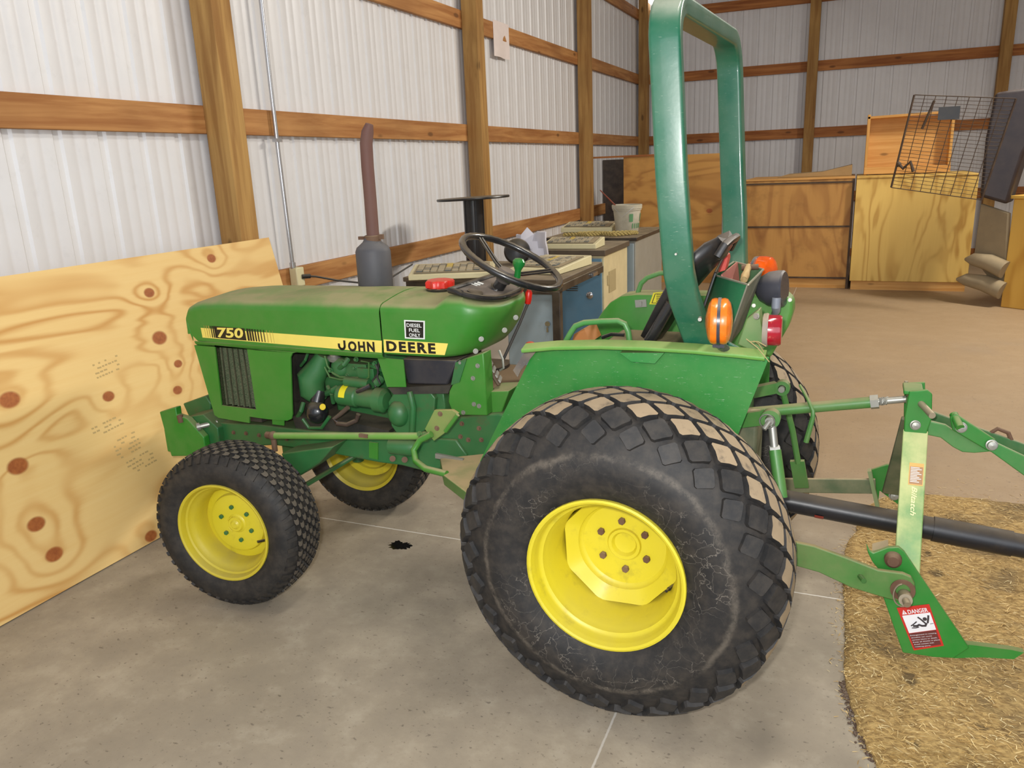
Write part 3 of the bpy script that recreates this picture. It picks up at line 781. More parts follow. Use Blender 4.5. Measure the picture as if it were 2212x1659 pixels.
def wheel_front(loc, rz, flip):
    w = B()
    w.lathe([(-.082, .179), (-.090, .1835), (-.096, .1825), (-.097, .178), (-.094, .173), (-.087, .170), (-.074, .167), (-.070, .161), (-.058, .157), (-.052, .150), (-.03, .141), (.03, .140), (.052, .150), (.058, .157), (.074, .167), (.087, .170), (.096, .1825), (.082, .179)], (0, 0, 0), (0, 1, 0), 64)
    o = w.build('front_wheel', M_ys, T); o.location = loc; o.rotation_euler.z = rz + (PI if flip else 0)
    tyre('tyre', o, FP, FL, [M_tyref, M_tyref, M_lugf], 92)
    d = B().lathe([(-.020, 0), (-.020, .026), (-.012, .030), (-.010, .034), (-.008, .036), (-.010, .100), (-.006, .108), (.006, .113), (.014, .141)], (0, 0, 0), (0, 1, 0), 56); d.build('wheel_disc', M_y, o)
    h = B().lathe([(-.028, 0), (-.027, .012), (-.021, .018), (-.018, .0185)], (.0, 0, 0), (0, 1, 0), 28)
    for a in (.3, 1.9, 3.6): h.tube([(math.cos(a + t_) * .03, -.0225, math.sin(a + t_) * .03) for t_ in (0, .35, .7)], .0022, 6)
    h.build('hub_cap', M_y, o)
    for k in range(6):
        a = math.radians(100 + 60 * k); p = V((math.cos(a) * .064, -.008, math.sin(a) * .064))
        B().cyl(p, p + V((0, -.009, 0)), .0085, 6, smooth=False).build('wheel_nut', M_gd, o, bevel=.001)
    p = V((.118, -.035, -.045)); B().cyl(p + V((.012, .015, 0)), p + V((-.006, -.02, .006)), .005, 10).build('valve_stem', M_blk, o)
    return o
wheel_front((-1.443, .049, .297), .124, False)
wheel_front((-1.443, .90, .297), .124, True)

# ---------------------------------------------------------------- hood
YN, YF, YC = .27, .68, .475
def hood_ring(x, zt, crown, half, zb, r=.034):
    """open cross-section from the near lower edge over the top to the far lower edge"""
    pts = [(YC - half, zb), (YC - half, zt - r)]
    for k in range(1, 7):
        a = PI / 2 * k / 6; pts.append((YC - half + r - r * math.cos(a), zt - r + r * math.sin(a)))
    for k in range(1, 8):
        u = k / 8; y = YC - half + r + (2 * half - 2 * r) * u; pts.append((y, zt + crown * math.sin(PI * u)))
    for k in range(0, 7):
        a = PI / 2 * (1 - k / 6); pts.append((YC + half - r + r * math.cos(a), zt - r + r * math.sin(a)))
    pts.append((YC + half, zb))
    return [V((x, y, z)) for y, z in pts]
XS = -.907
b = B()
st = [(-1.768, .940, .0, .199, .905, .02), (-1.776, .962, .001, .200, .932, .02), (-1.783, .985, .002, .2005, .930, .02), (-1.789, 1.006, .003, .201, .932, .022), (-1.776, 1.034, .006, .202, .934, .03), (-1.745, 1.050, .010, .201, .905, .034), (-1.70, 1.060, .013, .203, .905, .036), (-1.60, 1.066, .016, .2045, .904, .036), (-1.3, 1.071, .018, .205, .904, .036), (XS - .004, 1.076, .019, .205, .902, .036)]
b.loft([hood_ring(x, zt, cr, hf, zb, r) for x, zt, cr, hf, zb, r in st], False, False)
# rolled ledge under the stripe, near and far
for yy, sg in ((YN, 1), (YF, -1)):
    q = [V((-1.755, yy, .905)), V((XS - .004, yy, .903))]
    b.loft([[q[0], q[1]], [q[0] + V((0, sg * .002, -.008)), q[1] + V((0, sg * .002, -.008))], [q[0] + V((0, sg * .010, -.016)), q[1] + V((0, sg * .010, -.016))], [q[0] + V((0, sg * .02, -.016)), q[1] + V((0, sg * .02, -.016))]], False, False)
hood = b.build('hood', M_g, T, sharp=.9)
solid(hood, .003, -1)
# side panels with the screened grille window
def side_panel(yy, sg):
    out = [A(419, 746, 'y', YN), A(463, 897, 'y', YN), A(472, 903, 'y', YN), A(538, 914, 'y', YN), A(538, 900, 'y', YN), A(579, 906, 'y', YN), A(620, 909, 'y', YN), A(629, 905, 'y', YN), A(631, 895, 'y', YN), A(627, 772, 'y', YN), A(631, 763, 'y', YN), A(640, 761, 'y', YN)]
    out = [V((p.x, yy + sg * .004, p.z)) for p in out]
    ho = [A(463, 746, 'y', YN), A(533, 753, 'y', YN), A(553, 885, 'y', YN), A(478, 876, 'y', YN)]
    ho = [V((p.x, yy + sg * .004, p.z)) for p in ho]
    bb = B()
    # stitched frame between outline and window
    top = [out[0], out[-1]]; vs = [bb.bm.verts.new(p) for p in out]; hv = [bb.bm.verts.new(p) for p in ho]
    F_ = bb.bm.faces.new
    F_([vs[0], vs[1], vs[2], hv[3], hv[0]]); F_([vs[2], vs[3], vs[4], vs[5], hv[2], hv[3]])
    F_([vs[5], vs[6], vs[7], vs[8], vs[9], hv[1], hv[2]]); F_([vs[9], vs[10], vs[11], vs[0], hv[0], hv[1]])
    bmesh.ops.recalc_face_normals(bb.bm, faces=bb.bm.faces[:])
    o = bb.build('side_panel', M_g, T); solid(o, .006, 0)
    return o, ho
M_pleatshade = paint('pleat_shade', srgb(34, 46, 26), .7, .1)
pn, ho = side_panel(YN, 1)
b = B()
nf = 6
for i in range(nf):
    u0 = i / nf; u1 = (i + .5) / nf; u2 = (i + 1) / nf
    def gp(u, v, d): 
        a = ho[0].lerp(ho[1], u); c = ho[3].lerp(ho[2], u); return a.lerp(c, v) + V((0, d, 0))
    b.face([gp(u0, 0, .026), gp(u1, 0, .008), gp(u1, 1, .008), gp(u0, 1, .026)]); b.face([gp(u1, 0, .008), gp(u2, 0, .026), gp(u2, 1, .026), gp(u1, 1, .008)])
for i in range(1, 6):  # dark strips stand in for the shade between the grille pleats
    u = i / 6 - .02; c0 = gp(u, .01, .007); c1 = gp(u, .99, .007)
    B().bar(c0, c1, .0045, .004, (1, 0, 0)).build('grille_shade_strip', M_pleatshade, pn)
m, n, l, bs = nt('grille_mesh')
co = coords(n, l); nz = noise(n, l, co, 260, 2, .5)
c = mixc(n, l, step(n, l, nz, .3, .7), srgb(52, 72, 40), srgb(98, 100, 72)); l.new(c, bs.inputs['Base Color']); bs.inputs['Roughness'].default_value = .7
bump(n, l, bs, nz, .5, .002)
b.build('grille_screen', m, pn)
b = B()
for (x0, x1) in (((538, 914), (538, 925)), ((582, 907), (607, 930))): pass
p = [A(582, 905, 'y', YN), A(608, 908, 'y', YN), A(608, 922, 'y', YN), A(583, 919, 'y', YN)]
b.prism([V((q.x, YN + .014, q.z)) for q in p], (0, .004, 0)).build('panel_tab', M_g, pn)
side_panel(YF, -1)
# nose grille (faces forward, away from the camera)
b = B().prism([(-1.745, YN + .03, .60), (-1.745, YF - .03, .60), (-1.775, YF - .03, .98), (-1.775, YN + .03, .98)], (.02, 0, 0)); ng = b.build('nose_grille', m, T)
b = B()
for k in range(7): z = .63 + k * .05; b.box((-1.757 - (z - .6) * .08, YC, z), (.012, .30, .008))
b.build('grille_bar', M_g, ng)
# stripe decals with lettering
def hooddecal(parent, px, name):
    bb = B(); q = [A(x, y, 'y', YN) for x, y in px]; q = [V((p.x, YN - .0012, p.z)) for p in q]
    bb.prism(q, (0, .001, 0)); return bb, q
b, q = hooddecal(hood, [(434, 708), (825, 736), (825, 762), (438, 729)], 'stripe')
zl = lambda x: q[3].z + (q[2].z - q[3].z) * (x - q[3].x) / (q[2].x - q[3].x)
yd = YN - .0016
# dark bars fading toward both ends, number in between
def vbar(x0, w, mi=1, skew=.004):
    z0 = zl(x0); h = .048
    b.prism([(x0, yd, z0 + .003), (x0 + w, yd, z0 + .003), (x0 + w - skew * .6, yd, z0 + h), (x0 - skew * .6, yd, z0 + h)], (0, .0003, 0), mi)
XA = lambda px: A(px, 718, 'y', YN).x
for i, px in enumerate((444, 448.5, 453, 457.5, 461.5, 465)): vbar(XA(px), .0015 + i * .0012, 3 if i < 3 else 1)
b.prism([(XA(467), yd, zl(XA(467)) + .003), (XA(531), yd, zl(XA(531)) + .003), (XA(529.5), yd, zl(XA(531)) + .048), (XA(466), yd, zl(XA(467)) + .048)], (0, .0003, 0), 1)
lettering(b, '750', (XA(470), yd - .0004, zl(XA(470)) + .008), (1, 0, .02), (0, 0, 1), .050, 2, .03, .1, width=XA(526) - XA(470))
for i, px in enumerate((534, 539.5, 545, 551, 557, 563.5, 570, 577, 584, 590)): vbar(XA(px), max(.0012, .0092 - i * .0009), 1 if i < 7 else 3)
xj = A(732, 748, 'y', YN)
def strokeJ(bb, o, w, h, t):
    pts = [(w, h), (w, w * .5)] + [(w / 2 + w / 2 * math.cos(a), w * .5 - w * .5 * math.sin(a)) for a in [PI * k / 10 for k in range(11)]] + [(0, w * .75)]
    for (a0, c0), (a1, c1) in zip(pts, pts[1:]): bb.bar(o + V((a0, 0, c0)), o + V((a1, 0, c1)), .0006, t, (0, 1, 0) if 0 else V((c0 - c1, 0, a1 - a0)).normalized(), 1, .0015)
wj = A(810, 750, 'y', YN).x - xj.x
strokeJ(b, V((xj.x + .002, yd, xj.z - .009)), .024, .030, .0085)
lettering(b, 'OHN', (xj.x + .040, yd, xj.z - .013), (1, 0, .03), (0, 0, 1), .046, 1, .045, width=wj - .040, spacing=1.25)
M_fade = plain('decal_faded_bar', srgb(176, 150, 74), .4)
b.build('stripe_decal', [M_decy, M_decb, M_decy, M_fade], hood, 'yellow stripe with dark bars, 750 and JOHN')

# ---------------------------------------------------------------- dash cowl
def topz(x):
    if x < -.70: return 1.076
    if x < -.645: return 1.076 + (x + .70) / .055 * .040
    return 1.116 + (x + .645) * (-.30)
def crw(x, y): return .019 * math.cos(min(1, abs(y - YC) / .17) * PI / 2) * max(0, min(1, (-.66 - x) / .05))
def plan(xr, hf, rr=.12, n=12, x0=XS + .002):
    """half-round ended outline: near front, near side, rear, far side, far front"""
    pts = [(x0, YC - hf), ((x0 + xr - rr) / 2 - .05, YC - hf), (-.70, YC - hf), (-.66, YC - hf)]
    pts = [p for p in pts if p[0] < xr - rr - .005]
    for k in range(n + 1):
        a = PI / 2 * k / n * .9999; pts.append((xr - rr + rr * math.sin(a), YC - hf * math.cos(a) ** .72))
    return pts + [(x, 2 * YC - y) for x, y in reversed(pts)]
lv = [(.900, -.625, .190, 0), (.903, -.60, .197, 0), (.915, -.576, .203, 0), (.94, -.552, .205, 0), (.98, -.524, .205, 0), (1.02, -.506, .205, 0), (1.045, -.499, .205, 0)]
rings = []
for z, xr, hf, _ in lv:
    rings.append([V((x, y, z)) for x, y in plan(xr, hf)])
for f, ins in ((.35, .000), (.62, .004), (.83, .013), (.96, .026), (1.0, .040)):
    rings.append([V((x - (ins if x > -.6 else 0) * .6, y, 1.045 + (topz(x) + crw(x, y) - 1.045) * f)) for x, y in plan(-.499, .205 - ins)])
b = B()
# equalise counts
N = min(len(r) for r in rings); rings = [r if len(r) == N else [r[int(round(i * (len(r) - 1) / (N - 1)))] for i in range(N)] for r in rings]
b.loft(rings, True, False)
last = rings[-1]; h2 = N // 2
grid = []
for i in range(h2):
    a_, c_ = last[i], last[N - 1 - i]; row = []
    for k in range(9):
        q_ = a_.lerp(c_, k / 8); row.append(V((q_.x, q_.y, q_.z - crw(a_.x, a_.y) + crw(q_.x, q_.y))))
    grid.append(row)
b.loft(grid, False, False)
b.weld(1e-4); bmesh.ops.recalc_face_normals(b.bm, faces=b.bm.faces[:])
cowl = b.build('dash_cowl', M_g, T, sharp=.7)
b, q2 = hooddecal(cowl, [(829, 733), (968, 742), (961, 767), (830, 761)], 'stripe')
xj = A(836, 757, 'y', YN); xe = A(942, 763, 'y', YN)
lettering(b, 'DEERE', (xj.x, yd, xj.z), (xe.x - xj.x, 0, xe.z - xj.z), (0, 0, 1), .046, 1, .045, width=xe.x - xj.x, spacing=1.25)
b.build('stripe_decal', [M_decy, M_decb], cowl, 'yellow stripe end reading DEERE')
b = B(); q3 = [A(*p, 'y', YN) for p in ((873, 691), (918, 693), (918, 733), (875, 731))]; q3 = [V((p.x, YN - .001, p.z)) for p in q3]
b.prism(q3, (0, .0008, 0), 0); cc = sum(q3, V()) / 4
b.prism([cc + (p - cc) * .86 + V((0, -.0005, 0)) for p in q3], (0, .0004, 0), 1)
for i, t_ in enumerate(('DIESEL', 'FUEL', 'ONLY')):
    ww = (q3[1] - q3[0]).length * (.72, .52, .54)[i]; o_ = cc + V((-ww / 2, -.0012, .009 - i * .0165))
    lettering(b, t_, o_, (1, 0, 0), (0, 0, 1), .0165, 0, .014, width=ww)
b.build('fuel_decal', [M_decw, M_decb], cowl, 'black square label DIESEL FUEL ONLY')
for px in ((1038, 729), (1026, 755), (1088, 710), (1112, 683)):
    p = A(*px, 'y', .30 if px[0] < 1050 else .36 if px[0] < 1100 else .45); b = B().bolt(p + V((.012, -.02, 0)), (.55, -.8, 0), .006, .005); b.build('bolt', M_steel, cowl)
b = B().lathe([(0, .0), (0, .050), (.006, .052), (.008, .047)], (-.785, YC, 1.094), (0, 0, 1), 28); b.build('filler_neck', M_blk, cowl)
# red fuel cap
b = B(); rings = []
for z, r0, lob in ((.008, .046, 0), (.010, .050, .004), (.028, .050, .005), (.034, .046, .004), (.037, .036, .001), (.037, .001, 0)):
    rings.append([V((-.785, YC, 1.094 + z)) + V((math.cos(2 * PI * k / 48), math.sin(2 * PI * k / 48), 0)) * (r0 + lob * math.cos(8 * 2 * PI * k / 48)) * .97 for k in range(48)])
b.loft(rings).build('fuel_cap', M_red, T)
# instrument panel, rim
pl = [(-.648, YC - .183), (-.62, YC - .183), (-.60, YC - .183)] + [(-.617 + .107 * math.sin(a), YC - .183 * math.cos(a) ** .72) for a in [PI / 2 * k / 12 * .9999 for k in range(13)]]
pl = pl + [(x, 2 * YC - y) for x, y in reversed(pl)]
b = B().loft([[V((x, y, topz(x) + .004)) for x, y in pl], [V((x, y, topz(x) + .010)) for x, y in pl]]); pan = b.build('instrument_panel', M_dash, T)
b = B().tube([V((x, y, topz(x) + .010)) for x, y in pl], .0105, 10, True); b.build('panel_rim', M_blk, pan)
b = B(); p = V((-.585, .345, topz(-.585) + .010)); b.lathe([(0, .026), (.006, .027), (.008, .022), (.007, 0)], p, (.29, 0, .96), 28); b.build('gauge', M_blk, pan)
b = B(); 
for k in range(5): b.box((-.628 + .004 * (k % 2), .43 + k * .012, topz(-.628) + .0105), (.022, .007, .001), Quaternion((0, 1, 0), .29))
b.build('panel_marking', M_decw, pan)

# ---------------------------------------------------------------- steering
n_ = V((math.sin(.489), 0, math.cos(.489))); u_ = V((math.cos(.489), 0, -math.sin(.489))); w_ = V((0, 1, 0)); SC = V((-.508, .475, 1.194))
ringp = lambda a, r: SC + (u_ * math.cos(a) + w_ * math.sin(a)) * r
b = B(); P_ = [ringp(2 * PI * k / 72, .176) for k in range(72)]
b.tube(P_, [.0115 + (.0009 if k % 2 else 0) for k in range(72)], 12, True); swl = b.build('steering_wheel', M_blk, T)
hub = SC - n_ * .045
for a in (PI - .35, .95, -1.15):
    b = B()
    for off in (-.007, .007):
        p = ringp(a, .168); sd = n_.cross((p - hub).normalized()).normalized()
        b.tube([hub + sd * off * 1.2, hub.lerp(p, .35) + sd * off - n_ * .006, p + sd * off], .0042, 8)
    b.build('spoke', M_blk, swl)
b = B().lathe([(-.03, 0), (-.03, .024), (-.01, .032), (.006, .032), (.014, .026), (.016, 0)], hub, n_, 28); b.build('hub', M_dash, swl)
b = B().cyl(hub, V((-.575, YC, 1.085)), .021, 20).cyl(V((-.562, YC, 1.105)), V((-.58, YC, 1.08)), .028, 20, .038); b.build('steering_column', M_blk, T)
kp = A(1118, 592, 'y', .42); kt = A(1121, 566, 'y', .42)
b = B().lathe([(-.012, .011), (.012, .0105), (.020, .014), (.032, .0205), (.042, .0205), (.050, .014), (.053, 0)], kp, kt - kp, 24); b.build('spinner_knob', paint('knob_green', srgb(24, 120, 50), .2, .1, side=.02), T)
p0, p1, p2, p3 = A(1143, 626, 'y', .62), A(1140, 656, 'y', .62), A(1122, 700, 'y', .62), A(1088, 775, 'y', .60)
b = B().tube([p1 + (p1 - p2) * .1, p2, p3], .0055, 8); lev = b.build('shift_lever', M_dash, T)
b = B().tube([p1, p1.lerp(p0, .3), p1.lerp(p0, .8), p0], [.010, .0125, .0125, .007], 14); b.build('lever_grip', M_red, lev)
b = B().ball(A(1146, 745, 'y', .50), .015, (1.3, 1, .8)); b.build('lever_knob', M_red, T)

# ---------------------------------------------------------------- exhaust
b = B().lathe([(0, .0), (0, .060), (.01, .066), (.150, .066), (.165, .060), (.185, .036), (.195, .030), (.20, .030)], (-1.135, .60, 1.062), (0, 0, 1), 36); mf = b.build('muffler', M_muff, T)
pp = [A(808, 527, 'y', .60), A(805, 500, 'y', .60), A(800, 430, 'y', .60), A(794, 360, 'y', .60), A(791, 310, 'y', .60), A(794, 285, 'y', .60), A(798, 268, 'y', .60)]
b = B().tube(pp, [.024, .0235, .023, .023, .023, .022, .014], 20); b.build('exhaust_pipe', M_pipe, mf)
c = A(805, 515, 'y', .60); b = B().lathe([(-.012, .027), (-.010, .031), (.010, .031), (.012, .027)], c, (0, 0, 1), 24); b.box(c + V((-.040, -.005, .002)), (.035, .012, .012)); b.box(c + V((.038, 0, .006)), (.02, .01, .018)); b.build('pipe_clamp', M_rust, mf)

# ---------------------------------------------------------------- engine bay
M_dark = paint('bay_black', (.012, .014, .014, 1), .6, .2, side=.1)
b = B().box((-1.56, YC, .76), (.10, .34, .34)); b.build('radiator', M_dark, T)
b = B().box((-1.04, YC + .06, .72), (.46, .16, .30)); b.box((-1.04, YC + .06, .90), (.40, .12, .09)); eng = b.build('engine_block', M_gd, T, bevel=.012)
b = B().lathe([(-.02, 0), (-.02, .12), (.0, .13), (.012, .12), (.014, 0)], (-1.42, YC, .76), (1, 0, 0), 28)
b.build('fan_shroud', M_dark, T)
b = B().tube([A(700, 765, 'y', .36), A(690, 790, 'y', .36), A(672, 815, 'y', .35), A(675, 845, 'y', .35), A(695, 868, 'y', .36)], [.028, .040, .052, .048, .026], 20)
b.ball(A(668, 818, 'y', .34), .040, (.8, .8, 1.3)); b.ball(A(735, 795, 'y', .37), .034, (1.1, .8, 1.2)); b.build('water_pump', M_gd, eng)
b = B()
for d in (0, .016):
    b.tube([A(694, 768, 'y', .345) + V((d, 0, 0)), A(700, 790, 'y', .345) + V((d, 0, 0)), A(713, 815, 'y', .345) + V((d, 0, d)), A(735, 820, 'y', .345) + V((0, 0, d * .6)), A(775, 821, 'y', .345) + V((0, 0, d * .5))], .0042, 8)
b.tube([A(780, 780, 'y', .34), A(797, 783, 'y', .34), A(797, 815, 'y', .34), A(778, 830, 'y', .34)], .0035, 8); b.build('fuel_pipe', M_boltg, eng)
b = B().lathe([(0, .0), (0, .022), (.012, .026), (.02, .018), (.03, .018), (.03, 0)], A(722, 778, 'y', .37), (.2, -.1, 1), 16); b.build('thermostat_cap', M_steel, eng)
b = B().box(A(775, 800, 'y', .40), (.12, .08, .07)).box(A(800, 812, 'y', .38), (.07, .06, .07)).box(A(760, 830, 'y', .42), (.2, .06, .06))
for px in ((765, 795), (790, 800), (812, 820), (750, 812)): b.bolt(A(*px, 'y', .36), (0, -1, 0), .007, .006)
b.build('injection_pump', M_gd, eng, bevel=.006)
s0, s1 = A(735, 852, 'y', .33), A(838, 866, 'y', .33)
b = B().lathe([(-.012, 0), (-.012, .022), (0, .036), (.012, .038), (.075, .038), (.08, .034), (.15, .034), (.156, .044), (.19, .044), (.20, .03), (.20, 0)], s0, s1 - s0, 28); b.lathe([(0, 0), (0, .018), (.10, .018), (.1, 0)], s0 + V((.03, 0, .052)), s1 - s0, 18)
stt = b.build('starter_motor', M_gd, T)
b = B().lathe([(.018, .0388), (.044, .0388)], s0, s1 - s0, 14, a0=-.35, a1=1.5); 
o = b.build('yellow_label', plain('label_yellow', srgb(236, 220, 40), .4), stt)
b = B().ball(A(684, 890, 'y', .32), .044, (1, .9, 1)); b.cyl(A(684, 870, 'y', .33), A(690, 845, 'y', .35), .026, 20); fl = b.build('oil_filter', M_blk, T)
b = B().lathe([(0, .012), (.002, .011), (.002, 0)], A(697, 879, 'y', .285), (.25, -1, .35), 16); b.build('filter_label', plain('label_y2', srgb(224, 196, 40), .5), fl)
b = B().tube([A(654, 905, 'y', .32), A(668, 924, 'y', .32), A(695, 924, 'y', .32), A(712, 900, 'y', .32)], .007, 10); b.build('green_hose', M_gd, T)
b = B().tube([A(752, 880, 'y', .31), A(735, 895, 'y', .31), A(722, 905, 'y', .30), A(728, 915, 'y', .30), A(750, 917, 'y', .30), A(770, 908, 'y', .31), A(774, 895, 'y', .31)], .0085, 10); b.build('rubber_hose', paint('hose', srgb(60, 44, 38), .5, .4), T)
# black blocks added as the shade inside the engine bay, then small fittings
b = B().prism([A(x, y, 'y', .42) for x, y in ((632, 765), (705, 765), (700, 905), (720, 925), (632, 915))], (0, .20, 0)); b.build('bay_shade_block', M_dark, T)
b = B().prism([A(x, y, 'y', .345) for x, y in ((632, 900), (720, 905), (840, 930), (840, 938), (640, 930))], (0, .20, 0)); b.build('sump_shade_block', M_dark, T)
b = B()
for (x0, y0, x1, y1, rr_) in ((650, 790, 664, 765, .006), (705, 850, 728, 838, .012), (728, 800, 752, 775, .010), (800, 790, 825, 800, .007), (708, 835, 720, 870, .008), (800, 835, 822, 818, .016), (640, 905, 655, 870, .009)):
    b.tube([A(x0, y0, 'y', .36), A((x0 + x1) / 2 + 3, (y0 + y1) / 2, 'y', .34), A(x1, y1, 'y', .36)], rr_, 10)
for px in ((742, 782), (770, 776), (795, 838), (758, 818), (715, 800), (810, 785)): b.bolt(A(*px, 'y', .345), (0, -1, 0), .0065, .008)
b.build('engine_fitting', M_gd, eng)['kind'] = 'stuff'
b = B().tube([A(812, 787, 'y', .335), A(818, 805, 'y', .33), A(805, 822, 'y', .33), A(812, 836, 'y', .33)], .0035, 8); b.build('wire', M_rubblk, eng)
b = B().tube([A(822, 830, 'y', .325), A(815, 815, 'y', .325), A(818, 785, 'y', .33), A(826, 780, 'y', .33)], .0035, 8); b.build('wire', M_rubblk, eng)
b = B().tube([A(772, 846, 'y', .31), A(782, 842, 'y', .31), A(800, 833, 'y', .32)], .009, 10); b.build('cable_boot', M_blk, stt)
# bell housing
b = B()
hp = [(838, 868), (850, 850), (880, 838), (925, 842), (940, 860), (936, 915), (900, 944), (862, 944), (845, 920)]
b.prism([A(x, y, 'y', .33) for x, y in hp], (0, .22, 0)); b.ball(A(862, 893, 'y', .335), .042, (1.0, .9, 1.15))
b.tube([A(885, 845, 'y', .325), A(893, 880, 'y', .322), A(890, 940, 'y', .325)], .012, 10)
b.prism([A(x, y, 'y', .35) for x, y in ((900, 850), (958, 850), (962, 880), (955, 905), (905, 930))], (0, .2, 0))
bh = b.build('bell_housing', M_gd, T, bevel=.01)
b = B().bolt(A(934, 864, 'y', .35), (0, -1, 0), .010, .008); b.build('bolt', M_steel, bh)
# strut and battery under the cowl
b = B().prism([A(x, y, 'y', .30) for x, y in ((815, 772), (871, 777), (877, 836), (836, 836))], (0, .004, 0)); b.build('cowl_strut', M_g, T)
b = B().prism([A(x, y, 'y', .33) for x, y in ((868, 775), (988, 779), (966, 832), (880, 830))], (0, .16, 0)); bt = b.build('battery', M_bat, T, bevel=.006)
b = B().prism([A(x, y, 'y', .325) for x, y in ((838, 838), (975, 832), (968, 850), (850, 852))], (0, .18, 0)); b.build('battery_tray', M_dark, T)
# pedestal plate
b = B().prism([A(x, y, 'y', .32) for x, y in ((985, 784), (1000, 776), (1044, 762), (1047, 800), (1053, 898), (990, 897), (974, 884), (968, 868), (970, 845), (978, 829))], (0, .06, 0)); pd = b.build('dash_pedestal', M_g, T, bevel=.004)
b = B().prism([A(x, y, 'y', .315) for x, y in ((984, 783), (1008, 775), (992, 826), (974, 832))], (0, .02, 0)); b.build('pedestal_brace', M_gd, pd)
for px in ((1022, 817), (1024, 873), (1035, 877), (1001, 891), (1032, 790), (995, 783)): B().bolt(A(*px, 'y', .32), (0, -1, 0), .0055, .005).build('bolt', M_steel, pd)
b = B().prism([A(x, y, 'y', .36) for x, y in ((1052, 846), (1100, 844), (1080, 900), (1053, 898))], (0, .12, 0)); b.build('floor_riser', M_g, T, bevel=.004)
# pedals
b = B(); c = A(1066, 805, 'y', .42); R_ = Matrix.Rotation(.35, 3, 'Z') @ Matrix.Rotation(-.5, 3, 'Y')
b.box(c, (.012, .07, .085), R_); pe = b.build('brake_pedal', paint('worn_pedal', srgb(84, 66, 54), .35, .3, metal=.4, side=.2), T, bevel=.003)
b = B()
for i in range(4):
    for j in range(4): b.box(c + R_ @ V((.008, -.026 + i * .017, -.03 + j * .02)), (.006, .010, .012), R_)
b.build('pedal_tread', M_steel, pe); B().tube([c, c + V((-.04, 0, -.10)), c + V((-.05, .0, -.2))], .008, 8).build('pedal_arm', M_steel, pe)
b = B().tube([A(1078, 757, 'y', .40), A(1086, 775, 'y', .39), A(1088, 795, 'y', .39), A(1080, 800, 'y', .40)], .004, 8); b.build('throttle_link', M_steel, T)

# ---------------------------------------------------------------- chassis
b = B().prism([A(x, y, 'y', .33) for x, y in ((440, 912), (560, 918), (660, 930), (905, 945), (985, 950), (1010, 985), (930, 1022), (868, 1006), (820, 1000), (705, 978), (590, 962), (500, 968), (440, 960))], (0, .29, 0)); fr = b.build('front_frame', M_gd, T, bevel=.006)
for px in ((505, 934), (532, 936), (470, 935), (560, 940), (620, 948)): B().bolt(A(*px, 'y', .33), (0, -1, 0), .006, .005).build('bolt', M_rust, fr)
for px in ((848, 991), (874, 993)): B().cyl(A(*px, 'y', .335), A(*px, 'y', .31), .011, 14).build('plug', M_rust, fr)
b = B().prism([A(x, y, 'y', .325) for x, y in ((797, 955), (816, 957), (816, 993), (797, 989))], (0, .01, 0)); b.build('frame_patch', M_g, fr)
b = B().lathe([(0, 0), (0, .03), (.09, .032), (.11, .02), (.11, 0)], A(845, 962, 'y', .31), (1, 0, .03), 20); b.build('hydraulic_filter', M_gd, T)
# gearbox side right of the bell housing, back to the axle
b = B().prism([A(x, y, 'y', .34) for x, y in ((915, 945), (955, 905), (1075, 893), (1120, 900), (1130, 1010), (1060, 1028), (935, 1020), (905, 990))], (0, .27, 0)); gb = b.build('gearbox', M_gd, T, bevel=.008)
for px in ((998, 915), (995, 943), (1012, 950), (977, 1004), (1035, 925), (1040, 950)): B().bolt(A(*px, 'y', .34), (0, -1, 0), .006, .006).build('bolt', M_rust, gb)
b = B().box((-.10, YC, .50), (.62, .26, .30)).box((.16, YC, .60), (.22, .30, .34)); b.build('transmission', M_gd, T, bevel=.02)
for (y0, y1) in ((.10, .36), (.59, .85)):
    b = B().lathe([(0, .075), (.05, .085), (.10, .07), (.2, .075), (.26, .12)] if y0 > .5 else [(0, .12), (.06, .075), (.16, .07), (.21, .085), (.26, .075)], (0, y0, .455), (0, 1, 0), 28); b.build('axle_housing', M_gd, T)
# front bracket with weight plate
def weightp(yy): return [V((p.x, yy, p.z)) for p in [A(x, y, 'y', .27) for x, y in ((344, 890), (372, 881), (379, 880), (381, 897), (398, 902), (404, 905), (440, 945), (446, 985), (370, 986))]]
b = B().prism(weightp(.27), (0, .03, 0)); b.prism(weightp(.65), (0, .03, 0)); b.box((-2.00, YC, .47), (.03, .38, .10)); b.box((-1.88, YC, .50), (.10, .36, .10))
wb = b.build('front_bracket', paint('bracket_green', srgb(34, 132, 34), .4, .5, side=.1), T, bevel=.004)
b = B().prism([A(x, y, 'y', .40) for x, y in ((395, 872), (443, 855), (455, 872), (452, 915), (410, 905))], (0, .20, 0)); b.build('bracket_block', M_gd, wb, bevel=.004)
b = B().prism([A(x, y, 'y', .30) for x, y in ((400, 902), (438, 895), (470, 925), (475, 965), (440, 965))], (0, .10, 0)); b.build('bracket_plate', M_gd, wb, bevel=.004)
b = B().cyl(A(425, 923, 'y', .27), A(470, 912, 'y', .33), .010, 10).cyl(A(425, 923, 'y', .27), A(432, 921, 'y', .28), .016, 12); b.build('hitch_pin', M_steel, wb)
B().cyl(A(388, 897, 'y', .27), A(392, 912, 'y', .27), .012, 12).build('grease_plug', M_rust, wb)
